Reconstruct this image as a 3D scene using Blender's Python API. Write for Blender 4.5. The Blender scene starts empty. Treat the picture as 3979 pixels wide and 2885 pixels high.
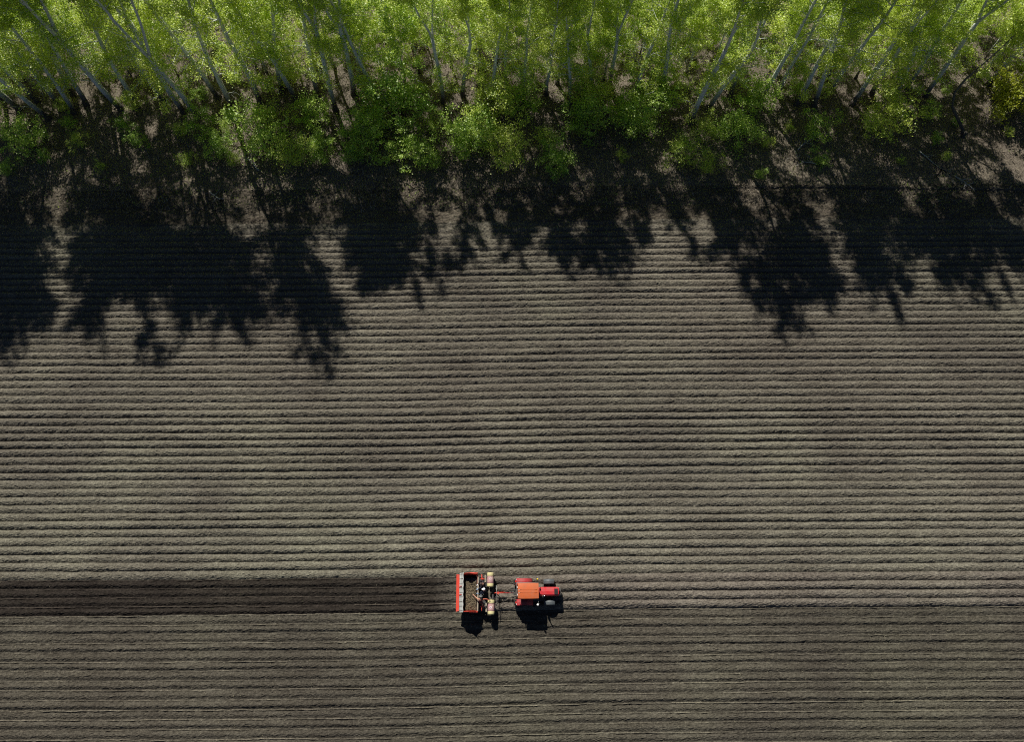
import bpy, bmesh, math, random
import numpy as np
from mathutils import Vector, Matrix, Euler

# ------------------------------------------------------------------ camera, sky, sun, exposure
scene = bpy.context.scene
col = scene.collection
cam_d = bpy.data.cameras.new('camera')
cam_d.sensor_width = 36.0
cam_d.lens = 36.0 * 2773.0 / 3979.0
cam_d.clip_start = 0.5
cam_d.clip_end = 6000
cam = bpy.data.objects.new('camera', cam_d)
cam.location = (0, 0, 64.6)
cam.rotation_euler = (math.radians(21), 0, 0)
col.objects.link(cam)
scene.camera = cam

SUN = Vector((-0.31, 0.95, 1.0)).normalized()          # towards the sun
elev = math.asin(SUN.z)
world = bpy.data.worlds.new('World')
scene.world = world
world.use_nodes = True
wn = world.node_tree
sky = wn.nodes.new('ShaderNodeTexSky')
sky.sky_type = 'NISHITA'
sky.sun_disc = False
sky.sun_elevation = elev
sky.sun_rotation = math.atan2(SUN.x, SUN.y)
sky.air_density = 0.4
sky.dust_density = 0.05
wn.links.new(sky.outputs[0], wn.nodes['Background'].inputs[0])
wn.nodes['Background'].inputs[1].default_value = 0.05
sun_d = bpy.data.lights.new('sun', 'SUN')
sun_d.energy = 5.0
sun_d.angle = math.radians(0.55)
sun_d.color = (1.0, 0.955, 0.88)
sun = bpy.data.objects.new('sun', sun_d)
sun.rotation_euler = SUN.to_track_quat('Z', 'Y').to_euler()
sun.location = (-30, 90, 100)
col.objects.link(sun)
scene.view_settings.view_transform = 'Standard'
scene.view_settings.look = 'None'
scene.view_settings.gamma = 1.0
scene.view_settings.exposure = 0.34
scene.render.engine = 'CYCLES'
scene.cycles.use_denoising = False
scene.cycles.pixel_filter_type = 'BLACKMAN_HARRIS'
scene.cycles.filter_width = 1.1
scene.cycles.max_bounces = 8
scene.cycles.diffuse_bounces = 5
scene.cycles.transparent_max_bounces = 8

rnd = random.Random(11)
NP = np.random.default_rng(7)


# ------------------------------------------------------------------ materials
def rgb(c):
    return (c[0], c[1], c[2], 1.0)


def new_mat(name):
    m = bpy.data.materials.new(name)
    m.use_nodes = True
    nt = m.node_tree
    b = nt.nodes['Principled BSDF']
    return m, nt, b


def noise(nt, scale, detail=4, rough=0.6, coord=None):
    n = nt.nodes.new('ShaderNodeTexNoise')
    n.inputs['Scale'].default_value = scale
    n.inputs['Detail'].default_value = detail
    n.inputs['Roughness'].default_value = rough
    if coord is not None:
        nt.links.new(coord, n.inputs['Vector'])
    return n


def ramp(nt, fac, stops):
    r = nt.nodes.new('ShaderNodeValToRGB')
    while len(r.color_ramp.elements) < len(stops):
        r.color_ramp.elements.new(0.5)
    for e, (p, c) in zip(r.color_ramp.elements, stops):
        e.position = p
        e.color = rgb(c) if len(c) == 3 else c
    nt.links.new(fac, r.inputs[0])
    return r


def mix(nt, fac, a, b, kind='MIX'):
    n = nt.nodes.new('ShaderNodeMix')
    n.data_type = 'RGBA'
    n.blend_type = kind
    for s, v in ((0, fac), (6, a), (7, b)):
        if hasattr(v, 'default_value') or hasattr(v, 'is_linked'):
            nt.links.new(v, n.inputs[s])
        elif isinstance(v, tuple):
            n.inputs[s].default_value = rgb(v)
        else:
            n.inputs[s].default_value = v
    return n.outputs[2]


def mat_paint(name, c, rough=0.45, dirt=0.25, dirt_col=(0.16, 0.13, 0.10), metal=0.0, scale=3.0, spec=0.4):
    """paint, rubber or metal with patchy dust on it"""
    m, nt, b = new_mat(name)
    tc = nt.nodes.new('ShaderNodeTexCoord').outputs['Object']
    n1 = noise(nt, scale, 6, 0.65, tc)
    f = ramp(nt, n1.outputs[0], [(0.42, (0, 0, 0)), (0.75, (dirt, dirt, dirt))])
    n2 = noise(nt, scale * 9, 3, 0.6, tc)
    v = ramp(nt, n2.outputs[0], [(0.3, tuple(x * 0.86 for x in c)), (0.7, tuple(min(1, x * 1.1) for x in c))])
    o = mix(nt, f.outputs[0], v.outputs[0], dirt_col)
    nt.links.new(o, b.inputs['Base Color'])
    rr = ramp(nt, n1.outputs[0], [(0.35, (rough,) * 3), (0.8, (min(1, rough + 0.35),) * 3)])
    nt.links.new(rr.outputs[0], b.inputs['Roughness'])
    b.inputs['Metallic'].default_value = metal
    b.inputs['Specular IOR Level'].default_value = spec
    return m


def mat_soil(name, dark, mid, light, wet=None, pale=None):
    """ploughed earth: patches, clods and pale flecks; wet = (x of the drying edge, dark colours)"""
    m, nt, b = new_mat(name)
    g = nt.nodes.new('ShaderNodeNewGeometry').outputs['Position']
    big = noise(nt, 0.09, 4, 0.55, g)
    mp = nt.nodes.new('ShaderNodeMapping')
    mp.inputs['Scale'].default_value = (0.35, 1.6, 1.0)
    nt.links.new(g, mp.inputs['Vector'])
    streak = noise(nt, 1.0, 4, 0.6, mp.outputs[0])
    fine = noise(nt, 5.0, 6, 0.85, g)
    tint = noise(nt, 0.045, 5, 0.6, g)
    c0 = ramp(nt, fine.outputs[0], [(0.3, dark), (0.5, mid), (0.7, light)]).outputs[0]
    pv = ramp(nt, big.outputs[0], [(0.3, (0.74, 0.735, 0.74)), (0.7, (1.16, 1.17, 1.14))]).outputs[0]
    c1 = mix(nt, 1.0, c0, pv, 'MULTIPLY')
    sv = ramp(nt, streak.outputs[0], [(0.3, (0.8, 0.79, 0.78)), (0.7, (1.14, 1.15, 1.15))]).outputs[0]
    c2 = mix(nt, 1.0, c1, sv, 'MULTIPLY')
    tv = ramp(nt, tint.outputs[0], [(0.34, (1.03, 1.0, 0.97)), (0.5, (1.01, 1.0, 0.97)), (0.64, (1.0, 1.012, 0.95))]).outputs[0]
    c3 = mix(nt, 1.0, c2, tv, 'MULTIPLY')
    if pale:
        at = nt.nodes.new('ShaderNodeAttribute'); at.attribute_name = 'dry'
        c3 = mix(nt, at.outputs['Fac'], c3, mix(nt, 1.0, c3, pale, 'MULTIPLY'))
    if wet:
        x0, x1, k = wet
        sep = nt.nodes.new('ShaderNodeSeparateXYZ')
        nt.links.new(g, sep.inputs[0])
        mr = nt.nodes.new('ShaderNodeMapRange')
        mr.inputs['From Min'].default_value = x0
        mr.inputs['From Max'].default_value = x1
        mr.inputs['To Min'].default_value = 1.0
        mr.inputs['To Max'].default_value = 0.0
        nt.links.new(sep.outputs[0], mr.inputs['Value'])
        kv = mix(nt, 1.0, c3, k, 'MULTIPLY')
        c3 = mix(nt, mr.outputs[0], c3, kv)
    nt.links.new(c3, b.inputs['Base Color'])
    b.inputs['Roughness'].default_value = 1.0
    b.inputs['Specular IOR Level'].default_value = 0.1
    bn = noise(nt, 6.5, 6, 0.8, g)
    bp = nt.nodes.new('ShaderNodeBump')
    bp.inputs['Strength'].default_value = 0.9
    bp.inputs['Distance'].default_value = 0.12
    nt.links.new(bn.outputs[0], bp.inputs['Height'])
    nt.links.new(bp.outputs[0], b.inputs['Normal'])
    return m


def mat_leaf(name, c_lo, c_hi, trans, patch=0.5):
    m, nt, b = new_mat(name)
    out = nt.nodes['Material Output']
    nt.nodes.remove(b)
    g = nt.nodes.new('ShaderNodeNewGeometry')
    oi = nt.nodes.new('ShaderNodeObjectInfo')
    n = noise(nt, patch, 3, 0.6, g.outputs['Position'])
    wnz = nt.nodes.new('ShaderNodeTexWhiteNoise')
    nt.links.new(g.outputs['Random Per Island'], wnz.inputs['Vector'])
    ad = nt.nodes.new('ShaderNodeMath'); ad.operation = 'MULTIPLY_ADD'
    nt.links.new(g.outputs['Random Per Island'], ad.inputs[0])
    ad.inputs[1].default_value = 0.5
    nt.links.new(n.outputs[0], ad.inputs[2])
    ad2 = nt.nodes.new('ShaderNodeMath'); ad2.operation = 'MULTIPLY_ADD'
    nt.links.new(oi.outputs['Random'], ad2.inputs[0])
    ad2.inputs[1].default_value = 0.3
    nt.links.new(ad.outputs[0], ad2.inputs[2])
    cr = ramp(nt, ad2.outputs[0], [(0.5, c_lo), (1.1, c_hi)])
    d = nt.nodes.new('ShaderNodeBsdfDiffuse')
    t = nt.nodes.new('ShaderNodeBsdfTranslucent')
    gl = nt.nodes.new('ShaderNodeBsdfGlossy')
    gl.inputs['Roughness'].default_value = 0.45
    nt.links.new(cr.outputs[0], d.inputs[0])
    tc = mix(nt, 1.0, cr.outputs[0], trans, 'MULTIPLY')
    nt.links.new(tc, t.inputs[0])
    ms = nt.nodes.new('ShaderNodeMixShader'); ms.inputs[0].default_value = 0.55
    nt.links.new(d.outputs[0], ms.inputs[1]); nt.links.new(t.outputs[0], ms.inputs[2])
    ms2 = nt.nodes.new('ShaderNodeMixShader'); ms2.inputs[0].default_value = 0.04
    nt.links.new(ms.outputs[0], ms2.inputs[1]); nt.links.new(gl.outputs[0], ms2.inputs[2])
    nt.links.new(ms2.outputs[0], out.inputs['Surface'])
    return m


def mat_bark(name, low, high, z0, z1):
    """bark that is dark and furrowed near the root and smooth and pale higher up"""
    m, nt, b = new_mat(name)
    tc = nt.nodes.new('ShaderNodeTexCoord').outputs['Object']
    sep = nt.nodes.new('ShaderNodeSeparateXYZ')
    nt.links.new(tc, sep.inputs[0])
    n = noise(nt, 1.3, 5, 0.7, tc)
    ma = nt.nodes.new('ShaderNodeMath'); ma.operation = 'MULTIPLY_ADD'
    nt.links.new(n.outputs[0], ma.inputs[0]); ma.inputs[1].default_value = 3.0
    nt.links.new(sep.outputs[2], ma.inputs[2])
    mr = nt.nodes.new('ShaderNodeMapRange')
    mr.inputs['From Min'].default_value = z0 + 1.5
    mr.inputs['From Max'].default_value = z1 + 1.5
    nt.links.new(ma.outputs[0], mr.inputs['Value'])
    n2 = noise(nt, 7.0, 4, 0.7, tc)
    hi = ramp(nt, n2.outputs[0], [(0.32, tuple(x * 0.45 for x in high)), (0.48, high), (0.75, tuple(x * 1.15 for x in high))])
    lo = ramp(nt, n2.outputs[0], [(0.3, tuple(x * 0.5 for x in low)), (0.7, tuple(x * 1.4 for x in low))])
    o = mix(nt, mr.outputs[0], lo.outputs[0], hi.outputs[0])
    nt.links.new(o, b.inputs['Base Color'])
    b.inputs['Roughness'].default_value = 0.85
    bp = nt.nodes.new('ShaderNodeBump'); bp.inputs['Strength'].default_value = 0.6; bp.inputs['Distance'].default_value = 0.05
    nt.links.new(n2.outputs[0], bp.inputs['Height']); nt.links.new(bp.outputs[0], b.inputs['Normal'])
    return m


def mat_plain(name, c, rough=0.8, var=0.25, scale=12.0, spec=0.3, metal=0.0):
    m, nt, b = new_mat(name)
    tc = nt.nodes.new('ShaderNodeTexCoord').outputs['Object']
    n = noise(nt, scale, 4, 0.6, tc)
    r = ramp(nt, n.outputs[0], [(0.3, tuple(x * (1 - var) for x in c)), (0.7, tuple(min(1, x * (1 + var)) for x in c))])
    nt.links.new(r.outputs[0], b.inputs['Base Color'])
    b.inputs['Roughness'].default_value = rough
    b.inputs['Specular IOR Level'].default_value = spec
    b.inputs['Metallic'].default_value = metal
    return m


M = {}
M['soil_dry'] = mat_soil('dry_soil', (0.041, 0.036, 0.030), (0.123, 0.111, 0.092), (0.238, 0.219, 0.182), pale=(1.16, 1.19, 1.17))
M['soil_planted'] = mat_soil('planted_soil', (0.026, 0.023, 0.019), (0.073, 0.066, 0.054), (0.146, 0.133, 0.109), pale=(1.9, 1.9, 1.85))
M['soil_pass'] = mat_soil('fresh_soil', (0.040, 0.034, 0.030), (0.116, 0.103, 0.089), (0.230, 0.208, 0.178), wet=(-7.0, -3.2, (0.23, 0.215, 0.215)), pale=(2.4, 2.4, 2.35))
M['verge'] = mat_soil('verge_soil', (0.03, 0.025, 0.02), (0.09, 0.077, 0.062), (0.19, 0.166, 0.135))
M['floor'] = mat_soil('woodland_litter', (0.04, 0.033, 0.027), (0.15, 0.128, 0.104), (0.30, 0.265, 0.22))
M['leaf'] = mat_leaf('poplar_leaf', (0.26, 0.43, 0.055), (0.62, 0.72, 0.12), (1.1, 1.08, 0.85))
M['leaf_maple'] = mat_leaf('maple_leaf', (0.20, 0.38, 0.05), (0.48, 0.64, 0.11), (1.1, 1.1, 0.8), 0.9)
M['leaf_yellow'] = mat_leaf('yellow_green_leaf', (0.22, 0.30, 0.018), (0.46, 0.5, 0.04), (1.2, 1.1, 0.6), 0.9)
M['bark'] = mat_bark('poplar_bark', (0.055, 0.045, 0.036), (0.56, 0.585, 0.54), 0.6, 3.5)
M['bark_dark'] = mat_bark('dark_bark', (0.05, 0.042, 0.034), (0.12, 0.11, 0.09), 1.0, 6.0)
M['deadwood'] = mat_plain('bleached_deadwood', (0.34, 0.335, 0.32), 0.9, 0.3, 6)
M['twig'] = mat_plain('grey_twig', (0.17, 0.145, 0.125), 0.9, 0.3, 4)
M['straw'] = mat_plain('dry_stalk', (0.25, 0.225, 0.15), 0.9, 0.45, 1.7)
M['dry_grass'] = mat_plain('dry_grass', (0.21, 0.18, 0.135), 0.95, 0.4, 1.2)
M['red'] = mat_paint('tractor_red', (0.50, 0.022, 0.03), 0.4, 0.5)
M['red_dusty'] = mat_paint('dusty_red', (0.42, 0.035, 0.04), 0.5, 0.6, (0.2, 0.13, 0.11))
M['planter_red'] = mat_paint('planter_red', (0.62, 0.052, 0.028), 0.5, 0.45)
M['orange'] = mat_paint('roof_orange', (0.50, 0.10, 0.02), 0.55, 0.5, (0.3, 0.16, 0.1))
M['rubber'] = mat_paint('dusty_rubber', (0.022, 0.022, 0.022), 0.85, 0.75, (0.17, 0.14, 0.115), 0, 5.0, 0.2)
M['guard'] = mat_paint('grey_mudguard', (0.075, 0.088, 0.095), 0.4, 0.35, (0.2, 0.19, 0.17))
M['iron'] = mat_paint('dark_iron', (0.035, 0.035, 0.036), 0.6, 0.6, (0.15, 0.125, 0.1))
M['steel'] = mat_paint('worn_steel', (0.30, 0.29, 0.27), 0.45, 0.4, (0.2, 0.16, 0.12), 0.3)
M['chrome'] = mat_plain('bright_metal', (0.75, 0.75, 0.74), 0.2, 0.05, 4, 0.5, 0.9)
M['liner'] = mat_paint('grey_liner', (0.36, 0.37, 0.35), 0.7, 0.35, (0.24, 0.22, 0.19))
M['liner_edge'] = mat_paint('pale_liner_edge', (0.50, 0.50, 0.48), 0.7, 0.2)
M['inside'] = mat_paint('shade_dark_hopper_inside', (0.06, 0.02, 0.017), 0.7, 0.4, (0.1, 0.08, 0.065))  # planter red darkened for the shade inside the hopper; liner ribs share it
M['wood'] = mat_plain('weathered_plank', (0.26, 0.225, 0.17), 0.85, 0.3, 5)
M['black'] = mat_plain('black_plastic', (0.015, 0.015, 0.016), 0.5, 0.2)
M['yellow'] = mat_plain('yellow_plastic', (0.75, 0.5, 0.02), 0.4, 0.1)
M['lampwhite'] = mat_plain('lamp_lens', (0.75, 0.75, 0.72), 0.2, 0.05)
M['lampred'] = mat_plain('red_lamp_lens', (0.5, 0.03, 0.02), 0.2, 0.05)
M['cream'] = mat_paint('cream_plastic', (0.56, 0.50, 0.25), 0.5, 0.35, (0.42, 0.35, 0.2))
M['white'] = mat_plain('white_cloth', (0.74, 0.74, 0.73), 0.9, 0.06)
M['ringwhite'] = mat_plain('white_print', (0.72, 0.66, 0.66), 0.6, 0.06)
M['purple'] = mat_plain('purple_print', (0.20, 0.07, 0.11), 0.6, 0.2)
m_, nt_, b_ = new_mat('printed_band')
tc_ = nt_.nodes.new('ShaderNodeTexCoord').outputs['Object']
n_ = noise(nt_, 5.5, 3, 0.5, tc_)
n_.inputs['Distortion'].default_value = 2.5
r_ = ramp(nt_, n_.outputs[0], [(0.38, (0.55, 0.42, 0.34)), (0.44, (0.30, 0.12, 0.15)), (0.55, (0.40, 0.20, 0.22)), (0.6, (0.58, 0.47, 0.36)), (0.66, (0.26, 0.10, 0.13))])
nt_.links.new(r_.outputs[0], b_.inputs['Base Color'])
b_.inputs['Roughness'].default_value = 0.6
M['band'] = m_
m_, nt_, b_ = new_mat('cab_glass')
b_.inputs['Base Color'].default_value = (0.02, 0.028, 0.03, 1)
b_.inputs['Roughness'].default_value = 0.08
b_.inputs['Transmission Weight'].default_value = 0.6
M['glass'] = m_
m_, nt_, b_ = new_mat('potato_skin')
oi_ = nt_.nodes.new('ShaderNodeNewGeometry').outputs['Random Per Island']
r_ = ramp(nt_, oi_, [(0.0, (0.045, 0.035, 0.022)), (0.5, (0.115, 0.088, 0.052)), (1.0, (0.21, 0.165, 0.10))])
nt_.links.new(r_.outputs[0], b_.inputs['Base Color'])
b_.inputs['Roughness'].default_value = 0.9
M['potato'] = m_
M['skin'] = mat_plain('skin', (0.46, 0.24, 0.16), 0.6, 0.08)
M['navy'] = mat_plain('navy_cloth', (0.012, 0.016, 0.035), 0.95, 0.4, 6)
M['charcoal'] = mat_plain('charcoal_cloth', (0.022, 0.02, 0.026), 0.95, 0.4, 6)
M['maroon'] = mat_plain('maroon_cloth', (0.06, 0.022, 0.026), 0.95, 0.4, 6)
M['coral'] = mat_plain('coral_cloth', (0.50, 0.14, 0.09), 0.95, 0.2, 6)
M['brownhair'] = mat_plain('brown_hair', (0.07, 0.045, 0.04), 0.7, 0.4, 20)
M['greycap'] = mat_plain('grey_cap', (0.10, 0.11, 0.115), 0.9, 0.2, 8)
M['bluecloth'] = mat_plain('pale_blue_cloth', (0.32, 0.45, 0.58), 0.9, 0.1)


# ------------------------------------------------------------------ mesh helpers
class MB:
    """collects shapes, then links them as ONE mesh object"""
    def __init__(s):
        s.v = []; s.f = []; s.sm = []

    def add(s, vs, fs, smooth=False):
        o = len(s.v)
        s.v += [tuple(p) for p in vs]
        s.f += [tuple(i + o for i in f) for f in fs]
        s.sm += [smooth] * len(fs)
        return s

    def box(s, c, size, rot=None, bevel=0.0):
        hx, hy, hz = size[0] / 2, size[1] / 2, size[2] / 2
        if bevel > 0:
            bm = bmesh.new()
            bmesh.ops.create_cube(bm, size=1.0)
            bmesh.ops.scale(bm, vec=size, verts=bm.verts)
            bmesh.ops.bevel(bm, geom=bm.edges[:], offset=bevel, segments=2, affect='EDGES', profile=0.6)
            pts = [v.co.copy() for v in bm.verts]
            bm.verts.index_update()
            fs = [[v.index for v in f.verts] for f in bm.faces]
            bm.free()
        else:
            pts = [Vector((x, y, z)) for x in (-hx, hx) for y in (-hy, hy) for z in (-hz, hz)]
            fs = [(0, 1, 3, 2), (4, 6, 7, 5), (0, 4, 5, 1), (2, 3, 7, 6), (0, 2, 6, 4), (1, 5, 7, 3)]
        R = Euler(rot).to_matrix() if rot else Matrix.Identity(3)
        c = Vector(c)
        return s.add([R @ p + c for p in pts], fs)

    def hexa(s, bottom, top):
        """solid from two quads, each 4 points in the same turn"""
        return s.add(list(bottom) + list(top), [(3, 2, 1, 0), (4, 5, 6, 7), (0, 1, 5, 4), (1, 2, 6, 5), (2, 3, 7, 6), (3, 0, 4, 7)])

    def tube(s, pts, rad, n=6, caps=True, smooth=True):
        pts = [Vector(p) for p in pts]
        if not hasattr(rad, '__len__'):
            rad = [rad] * len(pts)
        vs = []; fs = []
        up = Vector((0.03, 0.05, 1.0))
        d0 = (pts[1] - pts[0]).normalized()
        if abs(d0.dot(up.normalized())) > 0.9:
            up = Vector((1, 0.05, 0.02))
        for i, p in enumerate(pts):
            d = (pts[min(i + 1, len(pts) - 1)] - pts[max(i - 1, 0)]).normalized()
            a = d.cross(up).normalized(); b = d.cross(a)
            for k in range(n):
                t = 2 * math.pi * k / n
                vs.append(p + (a * math.cos(t) + b * math.sin(t)) * rad[i])
        for i in range(len(pts) - 1):
            for k in range(n):
                k2 = (k + 1) % n
                fs.append((i * n + k, i * n + k2, (i + 1) * n + k2, (i + 1) * n + k))
        if caps:
            fs.append(tuple(reversed(range(n))))
            fs.append(tuple((len(pts) - 1) * n + k for k in range(n)))
        return s.add(vs, fs, smooth)

    def lathe(s, prof, axis='Z', n=24, center=(0, 0, 0), a0=0.0, a1=2 * math.pi, smooth=True):
        """prof: list of (radius, along)"""
        c = Vector(center)
        full = abs(a1 - a0 - 2 * math.pi) < 1e-6
        m = n if full else n + 1
        vs = []; fs = []
        for (r, h) in prof:
            for k in range(m):
                t = a0 + (a1 - a0) * k / n
                x, y = r * math.cos(t), r * math.sin(t)
                p = {'Z': (x, y, h), 'Y': (x, h, y), 'X': (h, x, y)}[axis]
                vs.append(c + Vector(p))
        for i in range(len(prof) - 1):
            for k in range(n):
                k2 = (k + 1) % m if full else k + 1
                fs.append((i * m + k, i * m + k2, (i + 1) * m + k2, (i + 1) * m + k))
        return s.add(vs, fs, smooth)

    def build(s, name, mat, parent=None, kind=None):
        me = bpy.data.meshes.new(name)
        me.from_pydata([tuple(v) for v in s.v], [], s.f)
        me.polygons.foreach_set('use_smooth', s.sm)
        me.materials.append(mat)
        me.update()
        o = bpy.data.objects.new(name, me)
        col.objects.link(o)
        if parent is not None:
            o.parent = parent
        if kind:
            o['kind'] = kind
        return o


def empty(name, loc=(0, 0, 0), rz=0.0, label=None, cat=None, group=None):
    o = bpy.data.objects.new(name, None)
    o.empty_display_size = 0.3
    o.location = loc
    o.rotation_euler = (0, 0, rz)
    col.objects.link(o)
    tag(o, label, cat, group)
    return o


def tag(o, label=None, cat=None, group=None, kind=None):
    if label: o['label'] = label
    if cat: o['category'] = cat
    if group: o['group'] = group
    if kind: o['kind'] = kind
    return o


def np_mesh(name, V, Fq, mat, parent=None, smooth=False, kind=None):
    """mesh from numpy arrays, quads or triangles"""
    me = bpy.data.meshes.new(name)
    k = Fq.shape[1]
    me.vertices.add(len(V)); me.vertices.foreach_set('co', np.ascontiguousarray(V, dtype=np.float32).ravel())
    me.loops.add(Fq.size); me.loops.foreach_set('vertex_index', np.ascontiguousarray(Fq, dtype=np.int32).ravel())
    me.polygons.add(len(Fq))
    me.polygons.foreach_set('loop_start', np.arange(0, Fq.size, k, dtype=np.int32))
    me.polygons.foreach_set('use_smooth', np.full(len(Fq), smooth))
    me.materials.append(mat)
    me.update(calc_edges=True)
    o = bpy.data.objects.new(name, me)
    col.objects.link(o)
    if parent is not None: o.parent = parent
    if kind: o['kind'] = kind
    return o


_tab = NP.random((256, 256))


def vnoise(x, y):
    xi = np.floor(x).astype(int); yi = np.floor(y).astype(int)
    fx = x - xi; fy = y - yi
    fx = fx * fx * (3 - 2 * fx); fy = fy * fy * (3 - 2 * fy)
    t = lambda a, b: _tab[a & 255, b & 255]
    return ((t(xi, yi) * (1 - fx) + t(xi + 1, yi) * fx) * (1 - fy) + (t(xi, yi + 1) * (1 - fx) + t(xi + 1, yi + 1) * fx) * fy) * 2 - 1


def fbm(x, y, o=4, g=0.55):
    a = 1.0; r = 0; s = 0
    for i in range(o):
        r = r + a * vnoise(x * 2 ** i + 17.3 * i, y * 2 ** i + 41.7 * i); s += a; a *= g
    return r / s


def grid_faces(nx, ny):
    i = np.arange(ny - 1)[:, None] * nx + np.arange(nx - 1)[None, :]
    return np.stack([i, i + 1, i + nx + 1, i + nx], -1).reshape(-1, 4)


# ------------------------------------------------------------------ ground sheet
MB().add([(-2500, -2500, -0.75), (2500, -2500, -0.75), (2500, 2500, -0.75), (-2500, 2500, -0.75)], [(0, 1, 2, 3)]).build('ground', M['floor'], None, 'structure')

# ------------------------------------------------------------------ the ploughed field, ridge by ridge
S = 0.728                       # usual distance between ridges
R0 = 2.67                       # furrow at the edge of the last planted row
K_S, K_N = -22, 53              # ridges south and north of it
FUR = {0: R0}                   # furrow lines; the passes are not all equally wide
for k in range(0, K_N):
    FUR[k + 1] = FUR[k] + S * (1 + 0.036 * math.exp(-((FUR[k] - 21) / 9.0) ** 2))
_fj = random.Random(5)
for k in range(1, K_N):
    FUR[k] += _fj.uniform(-0.022, 0.022)
for k in range(0, K_S, -1):
    FUR[k - 1] = FUR[k] - S * _fj.uniform(0.95, 1.06)


def warp(x):
    return 0.0045 * x + 0.2 * np.tanh((x + 2) / 13.0)


field = empty('field')
tag(field, kind='structure')
s_un = np.array([0, .09, .18, .27, .36, .45, .54, .63, .72, .81, .9, 1.0])
s_pl = np.array([0, .08, .17, .26, .35, .44, .53, .62, .70, .77, .83, .872, .905, .932, .965, 1.0])


def zbase(k):                   # level of the furrow bottom on the south side of ridge k
    return -0.10 if k <= 0 else 0.0




def furrow_line(x, k):          # every furrow wanders a little
    return 0.055 * fbm(x * 0.11, x * 0 + 7.31 * k + 3, 3) + 0.026 * fbm(x * 0.8, x * 0 + 5.77 * k, 2) + 0.024 * vnoise(x * 3.1, x * 0 + 3.3 * k)


rr = np.random.default_rng(3)
row_amp = rr.uniform(0.72, 1.2, 400); row_spike = rr.uniform(0.35, 1.25, 400); row_dip = rr.uniform(0.3, 1.0, 400)
row_ph = rr.uniform(0, 100, 400)
for k in range(K_S, K_N):
    y0 = FUR[k]; Sk = FUR[k + 1] - y0
    vis = (64.6 * 0.9336 + max(y0, -9) * 0.3584) * 1989.5 / 2773.0
    half = vis + 7.0
    dx = 0.19 if y0 > -9.5 else 0.6
    xs = np.arange(-half, half + dx, dx)
    planted = k < 0
    in_pass = 0 <= k < 4
    ss = s_pl if (planted or in_pass) else s_un
    X, Sg = np.meshgrid(xs, ss)
    i = k + 100
    # profiles (0 at both furrows)
    sk = Sg ** 0.82                                  # crest shifted to the south: steep, dark south side
    hu = 0.23 * row_amp[i] * np.clip(np.sin(np.pi * Sg ** 1.02), 0, 1) ** 0.92 * (1.0 if k < K_N - 4 else np.clip((K_N - k) / 5.0 + 0.4 * fbm(X * 0.25, X * 0 + 2, 2), 0.1, 1))
    hb = 0.15 * row_amp[i] * (0.5 - 0.5 * np.cos(2 * np.pi * np.clip(Sg / 0.87, 0, 1) ** 1.0)) * (0.6 + 0.5 * row_dip[i])
    sp = 0.075 * row_spike[i] * np.exp(-((Sg - 0.905) / 0.036) ** 2 / 2) * np.clip(0.8 + 0.7 * fbm(X * 0.4 + row_ph[i], X * 0, 2) + 0.45 * vnoise(X * 2.6 + row_ph[i], X * 0 + 8), 0.0, 2.0)
    hp = hb + sp
    if planted:
        w = np.ones_like(X)
    elif in_pass:
        w = np.clip((-1.6 - X) / 1.6, 0, 1)
    else:
        w = np.zeros_like(X)
    Z = hu * (1 - w) + hp * w
    wob = 0.07 * fbm(X * 0.16, X * 0 + row_ph[i], 3) + 0.02 * vnoise(X * 0.9, X * 0 + row_ph[i] + 5)
    Y = y0 + Sg * Sk + warp(X) + wob * np.sin(np.pi * Sg) + furrow_line(X, k) * (1 - Sg) + furrow_line(X, k + 1) * Sg
    zb0 = zbase(k); zb1 = zbase(k + 1)
    if in_pass:                                      # the planted half of the pass lies lower
        zb0 = zbase(k) * (1 - w) - 0.07 * w if k > 0 else zbase(0)
        zb1 = -0.07 * w if k < 3 else 0.0
    Z = Z + zb0 * (1 - Sg) + zb1 * Sg
    edge = np.sin(np.pi * Sg)
    Z = Z * (1 + 0.10 * fbm(X * 0.5, Y * 0.5 + 9, 2))
    Z = Z + 0.024 * fbm(X * 1.9, Y * 2.6, 2) + (0.034 if not planted else 0.030) * fbm(X * 4.2, Y * 5.5, 2) + 0.018 * NP.standard_normal(X.shape) * (0.3 + 0.7 * edge) * (edge > 0.02)
    Z = Z + 0.05 * fbm(X * 0.06, Y * 0.06, 2)
    if k == K_N - 1:
        Z[-1] -= 0.25
    if k == K_S:
        Z[0] -= 0.8
    mat = M['soil_planted'] if planted else (M['soil_pass'] if in_pass else M['soil_dry'])
    V = np.stack([X, Y, Z], -1).reshape(-1, 3)
    o = np_mesh('ridge', V, grid_faces(len(xs), len(ss)), mat, field, smooth=False)
    tip = np.exp(-((Sg - 0.925) / 0.05) ** 2 / 2) * (0.35 + 0.75 * row_spike[i]) * np.clip(0.65 + 0.6 * vnoise(X * 0.5 + row_ph[i], X * 0 + 3) + 0.5 * vnoise(X * 2.9 + row_ph[i], Y * 4), 0.0, 1.3)
    aged = np.clip((Y + 2.0) / 4 , 0, 1) * np.clip((24 - Y) / 16, 0, 1) + 0.35 * fbm(X * 0.05, Y * 0.12, 3)   # crust dried where the ridges were drawn first
    dry = tip * w + np.clip(aged, -0.4, 1) * (1 - w) * (0.15 if in_pass else 1.0)
    at = o.data.attributes.new('dry', 'FLOAT', 'POINT')
    at.data.foreach_set('value', dry.astype(np.float32).ravel())

Y_TOP = FUR[K_N]                # about 42
# ------------------------------------------------------------------ headland verge and woodland floor
xs = np.arange(-72, 72.1, 0.3)
ys = np.concatenate([np.arange(Y_TOP - 0.35, 48, 0.14), np.arange(48, 92, 0.4)])


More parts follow.
